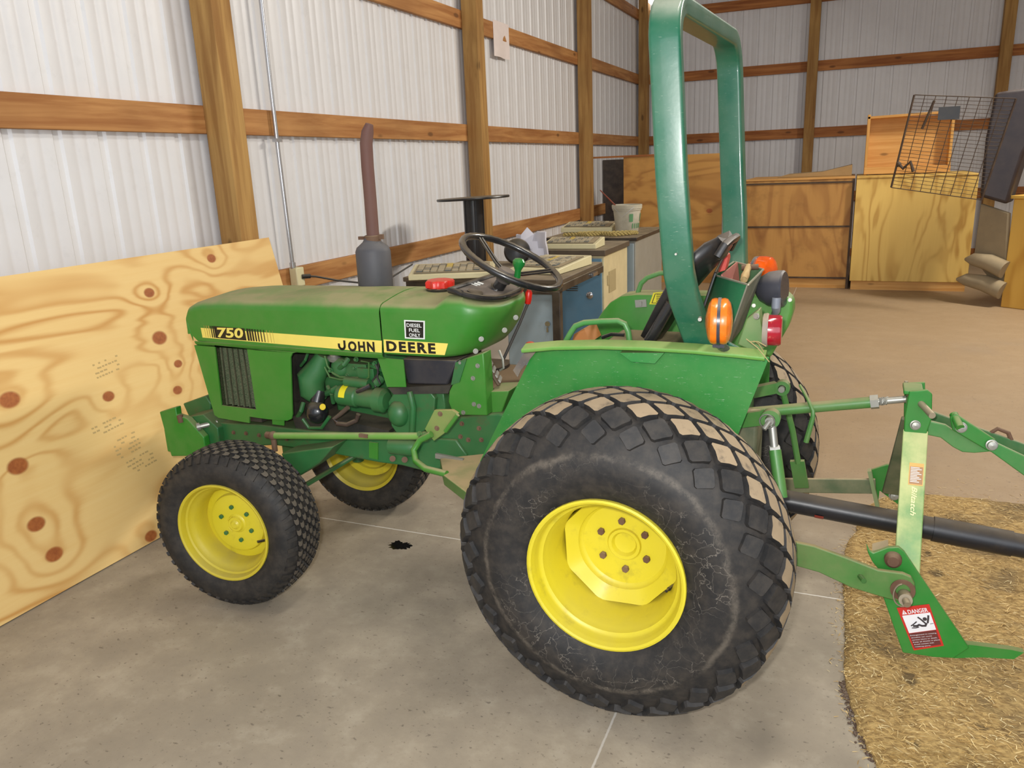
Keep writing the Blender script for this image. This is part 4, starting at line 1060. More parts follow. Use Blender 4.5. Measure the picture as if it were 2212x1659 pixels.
# front axle, spindles, tie rod, drag link
b = B().bar((-1.443, .16, .40), (-1.443, .79, .40), .07, .08); b.box((-1.443, YC, .44), (.14, .16, .10))
ax = b.build('front_axle', M_gd, T, bevel=.012)
for y, s in ((.15, 1), (.80, -1)):
    b = B().cyl((-1.443, y, .26), (-1.443, y, .47), .026, 20).cyl((-1.443, y, .297), (-1.443, y - s * .085, .297), .03, 20); b.build('spindle', M_gd, ax)
    b = B().bar((-1.443, y, .36), (-1.30, y + s * .04, .36), .03, .02); b.build('steering_arm', M_gd, ax)
b = B().cyl((-1.30, .19, .375), (-1.30, .76, .375), .010, 12); b.build('tie_rod', M_gd, T)
b = B().prism([A(x, y, 'y', .24) for x, y in ((606, 980), (720, 965), (690, 1000), (645, 1030), (622, 1010))], (0, .12, 0)); b.build('axle_gusset', M_gd, ax, bevel=.006)
d0, d1 = A(590, 941, 'y', .20), A(912, 942, 'y', .20)
b = B().tube([d0, d1], .0125, 14); dl = b.build('drag_link', paint('drag_link_green', srgb(104, 156, 66), .35, .5, grime=.25, side=.1), T)
b = B().ball(d0, .017).cyl(d0 + V((-.03, 0, 0)), d0, .013, 12).cyl(d0, d0 + V((.0, .0, -.06)), .010, 10).box(A(786, 941, 'y', .19), (.035, .012, .012)); b.build('ball_joint', M_rust, dl)
b = B().ball(d1 + V((.01, 0, 0)), .018).bolt(d1 + V((.02, -.012, .004)), (0, -1, .2), .009, .008).bolt(d1 + V((.0, -.014, .012)), (0, -1, .2), .007, .006); b.build('ball_joint', M_boltg, dl)
b = B().prism([A(x, y, 'y', .20) for x, y in ((938, 886), (977, 886), (989, 894), (960, 936), (937, 953), (917, 927))], (0, .014, 0)); br = b.build('pitman_bracket', paint('dusty_green_plate', srgb(104, 142, 66), .5, .5, side=.35, dustc=srgb(160, 140, 92)), T, bevel=.002)
b = B().tube([A(989, 896, 'y', .19), A(962, 932, 'y', .19)], .007, 8); b.build('bracket_edge', M_g, br)
for px in ((951, 894), (944, 925)): B().bolt(A(*px, 'y', .20), (0, -1, 0), .006, .004).build('bolt', M_rust, br)
b = B().tube([A(932, 938, 'y', .18), A(908, 950, 'y', .18), A(894, 972, 'y', .17), A(898, 996, 'y', .15), A(920, 1013, 'y', .12), A(965, 1024, 'y', .10)], .011, 12); b.build('step_tube', M_g, T)
zf = .572
q = [A(x, y, 'z', zf) for x, y in ((958, 1026), (950, 990), (1090, 975), (1100, 1065), (1008, 1064))]
b = B().prism(q, (0, 0, -.035)); st_ = b.build('foot_step', paint('dusty_step', srgb(72, 118, 56), .5, .95, side=.15, dustc=srgb(168, 146, 108)), T, bevel=.003)
B().prism([A(x, y, 'y', .22) for x, y in ((940, 980), (1000, 992), (998, 1000), (940, 990))], (0, .01, 0)).build('step_bracket', M_steel, st_)
# ---------------------------------------------------------------- fenders
def Q(px, py, v=.19): return A(px, py, 'y', v)
cols = []
top = [(1155, 748), (1200, 745), (1300, 745), (1400, 747), (1500, 752), (1600, 762), (1662, 771)]
bot = [(-.53, .58), (-.45, .58), (-.3, .58), (-.1, .58), (.08, .58), (.20, .60), (.235, .62)]
yo = [.215, .196, .19, .19, .19, .19, .19]
for (p, q_, y) in zip(top, bot, yo):
    a = Q(*p); a = V((a.x, y, a.z)); c = V((q_[0], y, q_[1]))
    cols.append([a.lerp(c, f) for f in (0, .25, .5, .75, 1)])
b = B().loft(cols, False, False)
fn = b.build('fender', M_gf, T, 'near fender'); solid(fn, .004, -1)
b = B(); pth = [Q(1132, 752, .165), Q(1200, 746, .165), Q(1300, 744, .165), Q(1400, 747, .165), Q(1500, 753, .165), Q(1600, 762, .165), Q(1654, 768, .165)]
b.sweep(pth, .046, .012, (0, -.25, 1), rnd=.004)
M_flange = paint('worn_flange', srgb(96, 158, 66), .42, .45, var=.06, grime=.12, side=.22, dustc=srgb(168, 170, 110))
b.build('fender_flange', M_flange, fn)
b = B().prism([Q(1135, 757, .20), Q(1160, 757, .20), Q(1125, 800, .205), Q(1118, 815, .21), Q(1108, 800, .21)], (0, .003, 0)); b.build('rubber_flap', paint('worn_flap', srgb(96, 92, 90), .7, .3, side=.4, scratch=.5), fn)
b = B().prism([Q(1345, 757, .186), Q(1440, 757, .186), Q(1420, 780, .184), Q(1370, 776, .184)], (0, -.03, 0)); b.build('bracket', M_gf, fn)
for px, y2 in ((1355, 850), (1418, 855)):
    B().prism([Q(px, 775, .1875), Q(px + 1.6, 775, .1875), Q(px + 2.6, y2, .1875), Q(px + 1, y2, .1875)], (0, -.0012, 0)).build('panel_seam', paint('seam_dirt', srgb(58, 74, 44), .6, .2), fn)
# near fender rail handle
hp_ = [Q(1222, 738, .25), Q(1232, 720, .25), Q(1243, 704, .25), Q(1262, 697, .25), Q(1300, 694, .25), Q(1335, 693, .25), Q(1350, 700, .25), Q(1357, 716, .25), Q(1360, 738, .25)]
M_hnd = paint('handle_green', srgb(70, 140, 70), .35, .7, side=.12)
b = B().tube(hp_, .0088, 12); hd = b.build('grab_rail', M_hnd, T)
b = B().lathe([(0, .022), (.006, .020), (.010, .012)], hp_[0] + V((0, 0, -.012)), (0, 0, 1), 16).lathe([(0, .022), (.006, .020), (.010, .012)], hp_[-1] + V((0, 0, -.012)), (0, 0, 1), 16); b.build('rail_foot', M_flange, hd)
# deck between the fenders
b = B().box((-.10, YC, .88), (.30, .44, .02)); b.build('seat_deck', M_gd, T, bevel=.004)
b = B().prism([A(1240, 722, 'y', .50), A(1262, 710, 'y', .50), A(1275, 740, 'y', .50), A(1235, 742, 'y', .50)], (0, .12, 0)); b.build('deck_board', paint('orange_board', srgb(190, 120, 60), .6, .5), T)
# far fender: inner wall, rounded shoulder, top
def F(px, py, v=.74): return A(px, py, 'y', v)
ff = [(-.42, .70), (-.372, .83), (-.33, .915), (-.285, .985), (-.255, 1.02), (-.215, 1.045), (-.16, 1.052), (0, 1.056), (.15, 1.056), (.30, 1.05)]
b = B()
rows = []
for (x, z) in ff: rows.append([V((x, .74, .60)) if 0 else V((x, .74, max(.62, z - .30))), V((x, .74, z - .012)), V((x + .002, .744, z - .003)), V((x + .003, .752, z)), V((x + .006, .84, z)), V((x + .008, .848, z - .02))])
b.loft(rows, False, False)
f2 = b.build('fender', M_g, T, 'far fender'); solid(f2, .004, -1)
b = B(); c = F(1385, 655); b.box(c + V((0, -.004, 0)), (.040, .004, .026), Quaternion((0, 1, 0), -.1)); b.box(c + V((0, -.008, 0)), (.010, .01, .016)); b.build('latch', M_steel, f2)
b = B(); q = [F(1403, 657), F(1412, 632), F(1440, 629), F(1450, 640), F(1450, 658)]; q = [V((p.x, .7365, p.z)) for p in q]; cc = sum(q, V()) / 5
b.prism(q, (0, .001, 0), 0); b.prism([cc + (p - cc) * .82 + V((0, -.0006, 0)) for p in q], (0, .0004, 0), 1)
b.prism([cc + (p - cc) * .74 + V((0, -.0010, 0)) for p in q], (0, .0003, 0), 0)
for i in range(5): b.box(cc + V((.002, -.0013, .011 - i * .006)), (.044 - (2 - abs(i - 2)) * 0, .0004, .0022), mi=1)
b.build('warning_decal', [plain('decal_yl', srgb(226, 214, 50), .4), M_decb], f2, 'yellow warning label with black lines')
b = B().tube([A(1378, 632, 'y', .79), A(1385, 612, 'y', .79), A(1398, 600, 'y', .79), A(1425, 590, 'y', .79), A(1470, 588, 'y', .79)], .0088, 10); b.build('grab_rail', M_hnd, T)
# rear plate that closes the far fender
b = B().prism([A(x, y, 'y', .62) for x, y in ((1570, 700), (1610, 640), (1655, 632), (1695, 636), (1712, 652), (1712, 676), (1703, 706), (1663, 775), (1640, 760), (1560, 750))], (0, .10, 0)); rp = b.build('rear_plate', paint('rear_plate_green', srgb(84, 148, 62), .38, .6, side=.2, dustc=srgb(150, 146, 100)), T, bevel=.01)
for px in ((1628, 660), (1706, 648), (1650, 690)): B().bolt(A(*px, 'y', .60), (.2, -1, .2), .0042, .004).build('bolt', M_steel, rp)
b = B().prism([A(x, y, 'y', .27) for x, y in ((1592, 745), (1612, 690), (1640, 668), (1652, 750), (1640, 765))], (0, .05, 0)); b.build('lamp_bracket', paint('lb', srgb(92, 140, 74), .4, .4, side=.25), T, bevel=.004)

# ---------------------------------------------------------------- roll bar
lean = .107
def rp_(x, y, z): return V((x, y, z))
zT = 1.865; path = []
def postx(z): return .149 - .062 * (z - 1.2)
near = [(.185, .262, .92), (.165, .236, 1.0), (.148, .190, 1.08), (.137, .138, 1.15), (.129, .108, 1.22), (.124, .095, 1.30)]
for x, y, z in near: path.append(V((x, y, z)))
for z in (1.45, 1.60, 1.72): path.append(V((postx(z) - .022, .090, z)))
R_b = .10
for k in range(0, 8):
    a = PI / 2 * k / 7; z = zT - R_b + R_b * math.sin(a); path.append(V((postx(z) - .022, .090 + R_b - R_b * math.cos(a), z)))
full = path + [V((p.x + .022, 1.0 - p.y, p.z)) for p in reversed(path)]
b = B().sweep(full, .077, .05, (0, 1, 0), rnd=.009, seg=4)
rops = b.build('roll_bar', M_rops, T, sharp=1.2)
b = B().prism([A(x, y, 'y', .215) for x, y in ((1482, 700), (1528, 696), (1542, 722), (1598, 752), (1478, 752))], (0, .012, 0)); b.build('base_plate', M_rops, rops, bevel=.003)
b = B().cyl(V((.185, .11, 1.10)), V((.188, .09, 1.10)), .005, 10).cyl(V((.125, .13, 1.27)), V((.13, .06, 1.27)), .003, 8); b.build('bolt', M_steel, rops)

# ---------------------------------------------------------------- seat
M_vinyl = paint('seat_vinyl', (.014, .013, .014, 1), .32, .85, side=.05, dustc=srgb(120, 110, 100))
sp_ = [A(x, y, 'y', .30) for x, y in ((1398, 742), (1412, 722), (1440, 672), (1470, 625), (1505, 580), (1540, 548), (1562, 532))]
b = B(); rings = []
for i, p in enumerate(sp_):
    d = (sp_[min(i + 1, 6)] - sp_[max(i - 1, 0)]).normalized(); nn = V((-d.z, 0, d.x)); th_ = (.028, .032, .036, .045, .050, .045, .022)[i]
    wv_ = (.20, .25, .28, .30, .30, .27, .20)[i]; r = []
    for k in range(24):
        a = 2 * PI * k / 24; cx = abs(math.cos(a)) ** .5 * (1 if math.cos(a) > 0 else -1); cz = abs(math.sin(a)) ** .7 * (1 if math.sin(a) > 0 else -1)
        yy = .42 + cx * wv_ / 2; bow = .05 * (cx * cx)
        r.append(V((p.x, yy, p.z)) + nn * (cz * th_ * .6 + bow * .5))
    rings.append(r)
b.loft(rings); st1 = b.build('seat', M_vinyl, T, 'black vinyl seat back')
b = B(); 
b.tube([V((q.x, y, q.z)) for q, y in ((sp_[5] + V((.01, 0, -.01)), .31), (sp_[6], .32), (sp_[6] + V((.008, 0, .008)), .36), (sp_[6] + V((.008, 0, .008)), .42), (sp_[6] + V((.008, 0, .008)), .48), (sp_[6], .51), (sp_[5] + V((.01, 0, -.01)), .53))], .012, 10)
b.build('seat_piping', M_vinyl, st1)
b = B().box((-.06, .45, .935), (.22, .30, .05)); b.build('seat_base', paint('dusty_base', srgb(80, 84, 60), .6, .95, dustc=srgb(140, 126, 92)), st1, bevel=.02, seg=3)
b = B().tube([A(1402, 738, 'y', .28), A(1420, 708, 'y', .28), A(1450, 655, 'y', .28)], .017, 14); b.build('seat_arm', M_blk, st1)
b = B().tube([A(1412, 735, 'y', .33) + V((-.16, 0, .0)), A(1412, 735, 'y', .33) + V((-.13, 0, .012)), A(1412, 735, 'y', .33) + V((-.09, 0, .012))], .006, 8); b.build('seat_lever', M_blk, st1)
# strap straps behind
b = B().cyl(A(1545, 590, 'y', .32), A(1518, 670, 'y', .30), .004, 8).cyl(A(1560, 560, 'y', .4), A(1545, 590, 'y', .32), .004, 8); b.build('seat_stay', M_blk, st1)

# ---------------------------------------------------------------- tool box behind the seat
zt = 1.165
nl, nr, fr_, fl_ = [A(x, y, 'z', zt) for x, y in ((1543, 594), (1616, 615), (1649, 582), (1586, 565))]
dn_ = V((-.045, 0, -.185)); dn2 = V((-.055, 0, -.185))
bl, br_, bfr, bfl = nl + dn_, nr + dn2, fr_ + dn2, fl_ + dn_
b = B(); th = .004
def plate(p4, n): b.prism(p4, n)
plate([nl, nr, br_, bl], V((0, th, 0))); plate([fl_, fr_, bfr, bfl], V((0, -th, 0)))
plate([nl, fl_, bfl, bl], V((th, 0, 0))); plate([bl, br_, bfr, bfl], V((0, 0, th)))
tb = b.build('tool_box', M_boxg, T)
B().prism([nr, fr_, bfr, br_], V((-th, 0, 0))).build('rear_side', paint('dust_caked_green', srgb(96, 104, 88), .7, .5, side=.6, dustc=srgb(150, 140, 122)), tb)
b = B()
for a_, c_ in ((nl, nr), (nr, fr_), (fr_, fl_), (fl_, nl)): b.bar(a_, c_, .005, .004)
b.build('worn_rim', paint('bare_worn_edge', srgb(190, 190, 170), .4, .1, metal=.5, side=.2), tb)
cbx = (nl + nr + fr_ + fl_) / 4
def place(o, label, cat, group=None):
    return tag(o, label, cat, group)
wv = lambda p: RT @ V(p)
b = B().prism([wv(nl.lerp(fl_, .12) + V((.012, 0, -.004))), wv(nl.lerp(fl_, .9) + V((.012, 0, .003))), wv(nl.lerp(fl_, .9) + V((.045, 0, -.10))), wv(nl.lerp(fl_, .12) + V((.03, 0, -.10)))], (.004, 0, 0))
tag(b.build('red_reflector', paint('faded_red_panel', srgb(196, 110, 104), .45, .3)), 'faded pink red triangular panel inside the green tool box', 'reflector')
b = B().prism([wv(A(x, y, 'y', .50)) for x, y in ((1552, 588), (1560, 556), (1566, 549), (1571, 552), (1572, 560), (1566, 584))], (0, .06, 0))
tag(b.build('red_case', paint('red_case_paint', srgb(224, 64, 56), .4, .2)), 'bright red case standing between the black seat and the tool box', 'case')
h0, h1 = A(1607, 604, 'z', 1.14), A(1617, 576, 'z', 1.17)
b = B().tube([wv(h0), wv(h0.lerp(h1, .3)), wv(h0.lerp(h1, .6)), wv(h1)], [.011, .013, .010, .011], 14)
hh = b.build('hammer', lumber('ash_handle', srgb(216, 190, 136), srgb(190, 156, 104), 1, 2, False)); tag(hh, 'wooden handled hammer lying in the green tool box', 'hammer')
b = B().cyl(wv(h1.lerp(h0, .1) + V((-.02, 0, 0))), wv(h1 + V((.03, 0, .0))), .009, 12); b.build('hammer_head', M_rust, hh)

# ---------------------------------------------------------------- lamps
def glassy(name, col, rough=.25, glow=None):
    m, n, l, b = nt(name); co = coords(n, l)
    c = mixc(n, l, step(n, l, noise(n, l, co, 26, 4), .3, .7), tuple(x * .72 for x in col[:3]) + (1,), col)
    c = mixc(n, l, math_(n, l, 'MULTIPLY', step(n, l, noise(n, l, coords(n, l, (1, 1, 1), (4, 4, 4)), 60, 5, .7), .62, .72), .4), c, srgb(222, 190, 150))
    l.new(c, b.inputs['Base Color']); b.inputs['Roughness'].default_value = rough; b.inputs['Coat Weight'].default_value = .5
    b.inputs['Subsurface Weight'].default_value = .15; b.inputs['Subsurface Radius'].default_value = (.02, .008, .003)
    bump(n, l, b, noise(n, l, co, 90, 2), .1, .002)
    return m
M_amber = glassy('amber_lens', srgb(255, 132, 28)); M_amber2 = glassy('amber_lens_deep', srgb(244, 96, 12), .15); M_redl = glassy('red_lens', srgb(172, 18, 40), .18)
M_lgrey = paint('lamp_grey', srgb(60, 62, 72), .25, .8, side=.1, dustc=srgb(130, 122, 116))
c = A(1554, 694, 'y', .12)
dirx = V((1, .12, 0))
b = B().lathe([(-.004, 0), (-.004, .0615), (.004, .0615), (.004, 0)], c, dirx, 40); la = b.build('marker_lamp', M_lgrey, T)
for s, z_ in ((1, .034), (-1, .036)):
    b = B().lathe([(.003, .059), (.012, .0605), (.020, .058), (.027, .048), (.031, .032), (z_ - .001, .016), (z_, 0)], c, dirx * s, 40); b.build('amber_lens', M_amber, la)
b = B().cyl(c + V((0, 0, -.06)), c + V((.01, .05, -.085)), .012, 12).box(c + V((0, .01, -.062)), (.03, .03, .014)); b.build('lamp_foot', M_lgrey, la)
c = A(1653, 592, 'y', .83)
b = B().lathe([(-.04, 0), (-.04, .045), (-.036, .0575), (-.02, .0595)], c, V((1, -.25, 0)), 36).lathe([(0, .02), (.02, .022)], c + V((0, 0, -.075)), (0, 0, 1), 16); lb_ = b.build('marker_lamp', M_lgrey, T)
b = B().lathe([(-.02, .0595), (.0, .060), (.018, .057), (.028, .045), (.034, .025), (.036, 0)], c, V((1, -.25, 0)), 36); b.lathe([(-.022, .0600), (-.034, .055), (-.05, .04), (-.055, 0)], c, V((1, -.25, 0)), 36); b.build('amber_lens', M_amber2, lb_)
c = A(1676, 624, 'y', .60)
b = B().lathe([(-.062, .0), (-.060, .018), (-.046, .038), (-.020, .053), (.004, .0565), (.022, .0565), (.027, .052), (.027, 0)], c, V((1, -.15, .05)), 36); wl = b.build('work_lamp', M_lgrey, T)
b = B().tube([c + V((.008, -.055, -.018)), c + V((.008, -.056, -.045)), c + V((.008, -.040, -.062)), c + V((.0, -.01, -.075))], [.013, .014, .012, .010], 12); b.build('lamp_bracket', paint('lamp_clip', srgb(132, 140, 156), .3, .2), wl)
c = A(1660, 713, 'y', .25)
b = B().lathe([(-.014, 0), (-.014, .044), (-.004, .046), (.0, .044), (0, 0)], c, (1, .05, 0), 36); tl = b.build('tail_lamp', paint('lamp_housing', srgb(150, 140, 130), .5, .4, side=.3), T)
b = B().lathe([(0, .0415), (.028, .0415), (.034, .038), (.035, 0)], c, (1, .05, 0), 36); b.build('red_lens', M_redl, tl)
B().bolt(A(1634, 683, 'y', .24), (-.2, -1, 0), .006, .006).build('bolt', M_steel, tl)

# ---------------------------------------------------------------- three point hitch of the tractor
M_hg = paint('hitch_green', srgb(66, 132, 60), .38, .8, grime=.2, side=.22, dustc=srgb(150, 142, 102))
def eye(p, r, w_, hole=.5, ax=(0, 1, 0)):
    return B().lathe([(-w_ / 2, r * hole), (-w_ / 2, r), (w_ / 2, r), (w_ / 2, r * hole)], p, ax, 28, closed=True)
# far lift arm
e = A(1690, 837, 'y', .66); b = eye(e, .024, .03); b.bar(e + V((-.018, 0, .0)), A(1600, 852, 'y', .60), .025, .035); fa = b.build('lift_arm', M_hg, T)
B().cyl(e + V((0, -.03, 0)), e + V((0, .02, 0)), .010, 12).build('pin', M_steel, fa)
B().tube([e + V((.004, 0, -.02)), A(1712, 930, 'y', .68), A(1724, 1000, 'y', .70)], .010, 10).build('lift_link', M_hg, T)
b = B().bar(A(1722, 995, 'y', .70), A(1732, 1052, 'y', .73), .012, .045, (1, 0, 0)); b.build('link_fork', M_hg, T)
# near lift arm and adjustable link
e = A(1665, 903, 'y', .26); b = eye(e, .026, .03); b.bar(e + V((-.02, 0, 0)), A(1585, 910, 'y', .30), .026, .040); na = b.build('lift_arm', M_hg, T)
b = B().cyl(e + V((0, -.035, 0)), e + V((0, .02, 0)), .012, 14).cyl(e + V((0, -.035, 0)), e + V((-.012, -.05, -.018)), .007, 10); b.tube([e + V((.02 * math.cos(a) - .006, -.034 - .006 * math.sin(a), .022 * math.sin(a))) for a in [2 * PI * k / 16 for k in range(16)]], .0018, 6, True); b.build('linch_pin', M_steel, na)
b = B().cyl(A(1668, 920, 'y', .25), A(1673, 970, 'y', .23), .011, 14); b.build('threaded_rod', M_steel, na)
b = B().cyl(A(1673, 964, 'y', .23), A(1674, 974, 'y', .23), .0155, 6, smooth=False); b.build('lock_nut', paint('bright_nut', srgb(226, 226, 220), .3, .1, side=.02), na)
b = B().cyl(A(1674, 972, 'y', .23), A(1688, 1075, 'y', .19), .0165, 18); b.build('lift_link', M_hg, T)
# top link
t0, t1, t2 = A(1600, 893, 'y', .475), A(1880, 869, 'y', .475), A(1958, 862, 'y', .475)
b = B().cyl(t0, t1, .0165, 18); tl_ = b.build('top_link', M_hg, T)
b = B().lathe([(0, .014), (0, .021), (.022, .021), (.022, .014)], t1, t2 - t1, 6); b.cyl(t1, t2, .010, 14); b.tube([t1.lerp(t2, .25 + .07 * k / 12) + V((0, math.cos(k) * .011, math.sin(k) * .011)) for k in range(40)], .002, 5)
b.build('link_screw', M_steel, tl_); b = eye(t2 + V((.02, 0, 0)), .022, .03, .4); b.build('ball_end', M_boltg, tl_)
b = B().tube([A(1728, 832, 'y', .5), A(1745, 862, 'y', .46), A(1756, 888, 'y', .44), A(1756, 900, 'y', .44), A(1748, 930, 'y', .44), A(1741, 955, 'y', .44)], [.004, .005, .006, .007, .008, .008], 8); b.build('stay_rod', M_hg, T)
# rear casting plate seen beside the wheel
b = B().box((.27, .36, .66), (.10, .14, .22)).box((.26, .475, .40), (.16, .16, .16)); b.build('rear_casting', paint('dusty_casting', srgb(70, 84, 60), .6, .6, side=.3), T, bevel=.01)
# lower links
q = [(1700, 1165), (1724, 1173), (1758, 1180), (1830, 1206), (1897, 1232), (1950, 1239), (1968, 1247), (1976, 1262), (1975, 1284), (1965, 1297), (1950, 1302), (1908, 1291), (1839, 1270), (1769, 1237), (1723, 1224), (1700, 1218)]
b = B().prism([A(x, y, 'y', .155) for x, y in q], (0, .014, 0)); b.prism([A(1560, 1100, 'y', .17), A(1702, 1165, 'y', .155), A(1702, 1218, 'y', .155), A(1555, 1140, 'y', .17)], (0, .014, 0))
ll = b.build('lower_link', paint('lower_link_green', srgb(72, 124, 56), .4, .8, grime=.3, side=.3, dustc=srgb(146, 132, 92)), T, bevel=.003)
pc = A(1950, 1274, 'y', .155); b = B().lathe([(-.004, .018), (-.004, .030), (.02, .030), (.02, .018)], pc, (0, 1, 0), 24, closed=True); b.build('ball_socket', M_rust, ll)
B().cyl(A(1858, 1245, 'y', .155), A(1866, 1255, 'y', .13), .007, 10).build('stub_pin', M_boltg, ll)
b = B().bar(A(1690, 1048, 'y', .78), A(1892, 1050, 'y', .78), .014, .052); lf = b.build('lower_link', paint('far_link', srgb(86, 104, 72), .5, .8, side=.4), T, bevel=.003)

# ================================================================ IMPLEMENT BEHIND THE TRACTOR
I = empty('rear_implement', (0, 0, 0), PSI)
tag(I, 'green three point hitch implement with A-shaped mast and danger label behind the tractor', 'implement')
M_ig = paint('implement_green', srgb(34, 128, 44), .36, .7, var=.06, grime=.08, side=.10, dustc=srgb(150, 150, 104))
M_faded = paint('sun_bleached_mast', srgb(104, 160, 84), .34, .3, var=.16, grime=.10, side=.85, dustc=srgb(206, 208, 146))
m0, m1 = A(1981, 930, 'y', .44), A(1961, 1240, 'y', .235)
b = B().bar(m0 + V((-.004, 0, .0)), m1 + V((-.003, 0, 0)), .014, .063, (1, 0, 0)); ms = b.build('mast_leg', M_faded, I, 'bleached pale near leg of the mast', bevel=.003)
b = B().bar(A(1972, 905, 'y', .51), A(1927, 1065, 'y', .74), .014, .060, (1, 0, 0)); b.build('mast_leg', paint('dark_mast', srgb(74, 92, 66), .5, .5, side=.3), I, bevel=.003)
# labels on the leg
dl_ = (m1 - m0).normalized(); xr_ = V((1, 0, 0)); xr_ = (xr_ - dl_ * xr_.dot(dl_)).normalized(); nl_ = xr_.cross(-dl_)
if nl_.y > 0: nl_ = -nl_
def onleg(u, v, w_=.0078): return m0 + dl_ * u + xr_ * v + nl_ * w_
L0 = (A(1965, 1000, 'y', .39) - m0).dot(dl_)
b = B()
def legrect(u0, u1, v0, v1, w_, mi): b.prism([onleg(u0, v0, w_), onleg(u0, v1, w_), onleg(u1, v1, w_), onleg(u1, v0, w_)], nl_ * .0004, mi)
legrect(L0, L0 + .062, -.014, .022, .0076, 0); legrect(L0 + .010, L0 + .059, -.012, .0205, .0080, 1)
for i in range(10): legrect(L0 + .012 + i * .0044, L0 + .0140 + i * .0044, -.010, .012 + .006 * math.sin(i * 2.1), .0084, 2)
lettering(b, 'Biltatch', onleg(L0 + .066, -.004, .0078), dl_, xr_, .019, 3, .01, .3, width=.080)
b.build('mast_label', [plain('label_orange', srgb(232, 178, 96), .5), plain('label_tan', srgb(176, 132, 90), .5), M_decw, plain('label_cream', srgb(250, 240, 178), .5)], ms, 'small orange warning label above a cream maker script')
# head clevis
b = B().prism([A(x, y, 'y', .43) for x, y in ((1964, 846), (2003, 842), (2014, 852), (2013, 905), (2003, 932), (2003, 945), (1952, 940), (1954, 900))], (0, .012, 0))
b.prism([A(x, y, 'y', .525) for x, y in ((1954, 828), (1998, 826), (2000, 870), (1996, 920), (1952, 920))], (0, .012, 0)); b.box(A(1972, 840, 'y', .48) + V((0, 0, .0)), (.05, .09, .012))
hd_ = b.build('mast_head', M_ig, I, bevel=.003)
b = B().cyl(A(1984, 866, 'y', .45), A(2014, 898, 'y', .36), .009, 14).cyl(A(1984, 866, 'y', .45), A(1960, 838, 'y', .56), .009, 12); b.cyl(A(1958, 823, 'y', .53), A(1956, 835, 'y', .53), .005, 8); b.build('mast_pin', paint('worn_pin', srgb(168, 156, 134), .4, .3, metal=.4, side=.2), hd_)
def ib(px, y, parent, r=.011): B().lathe([(0, r * 1.25), (.003, r * 1.25), (.004, r), (.011, r * .9), (.013, 0)], A(*px, 'y', y), (0.1, -1, .1), 20).build('bolt', M_steel, parent)
ib((1977, 918), .428, hd_)
# rear brace plates
b = B().prism([A(x, y, 'y', .45) for x, y in ((2003, 908), (2043, 918), (2060, 930), (2135, 955), (2155, 958), (2212, 985), (2290, 1020), (2290, 1070), (2212, 1028), (2140, 976), (2105, 979), (2079, 977), (2058, 966), (2032, 946), (2003, 940))], (0, .012, 0)); br1 = b.build('brace_plate', paint('brace_green', srgb(52, 132, 60), .38, .6, side=.15), I, bevel=.003)
b = B().prism([A(x, y, 'y', .445) for x, y in ((2051, 900), (2062, 890), (2150, 948), (2148, 962), (2134, 972), (2056, 926))], (0, -.012, 0)); b.build('brace_link', M_ig, br1, bevel=.003)
b = B().bar(A(2005, 898, 'y', .53), A(2290, 1000, 'y', .53), .012, .035); b.build('brace_plate', paint('brace_dark', srgb(38, 104, 52), .4, .6, side=.2), I, bevel=.003)
b = B().cyl(A(2060, 895, 'y', .45), A(2074, 924, 'y', .41), .011, 14); b.build('brace_spacer', M_ig, br1)
ib((2076, 923), .425, br1, .012); ib((2142, 961), .430, br1, .012)
b = B().tube([A(2135, 938, 'y', .53), A(2155, 926, 'y', .53), A(2178, 935, 'y', .53), A(2186, 955, 'y', .53)], .006, 8); b.build('chain_link', M_rust, I)
# near hitch plate with the danger label
zc = .22
hp2 = [(1871, 1176), (1878, 1190), (1886, 1195), (1918, 1183), (1941, 1182), (1953, 1192), (1981, 1234), (2093, 1400), (2060, 1422), (2019, 1420), (1950, 1410), (1908, 1290), (1902, 1235), (1885, 1215), (1875, 1195)]
b = B().prism([A(x, y, 'y', .20) for x, y in hp2], (0, .012, 0)); hp3 = b.build('hitch_plate', M_ig, I, bevel=.002)
b = B().prism([A(x, y, 'y', .21) for x, y in ((1884, 1190), (1919, 1181), (1919, 1187), (1887, 1196))], (0, .045, 0)); b.build('plate_ledge', paint('ledge_dust', srgb(110, 130, 84), .5, .9, side=.2), hp3)
b = B().lathe([(-.02, 0), (-.02, .014), (-.012, .021), (0, .022)], A(1929, 1207, 'y', .20), (0, 1, 0), 20); b.build('bushing', M_rust, hp3)
b = B().cyl(A(1953, 1275, 'y', .20), A(1945, 1268, 'y', .10) , .0155, 18)
b = B().cyl(A(1950, 1273, 'y', .20), A(1950, 1273, 'y', .155) + V((.006, -.045, -.006)), .0165, 18); b.cyl(A(1950, 1273, 'y', .155) + V((.006, -.045, -.006)), A(1950, 1273, 'y', .155) + V((.010, -.060, -.010)), .009, 12); b.tube([A(1950, 1276, 'y', .13) + V((.021 * math.cos(a), -.006, -.010 + .032 * math.sin(a))) for a in [PI * .55 + PI * 1.1 * k / 14 for k in range(15)]], .0022, 6); b.build('hitch_pin', paint('pin_steel', srgb(150, 138, 118), .4, .4, metal=.5, side=.25), hp3)
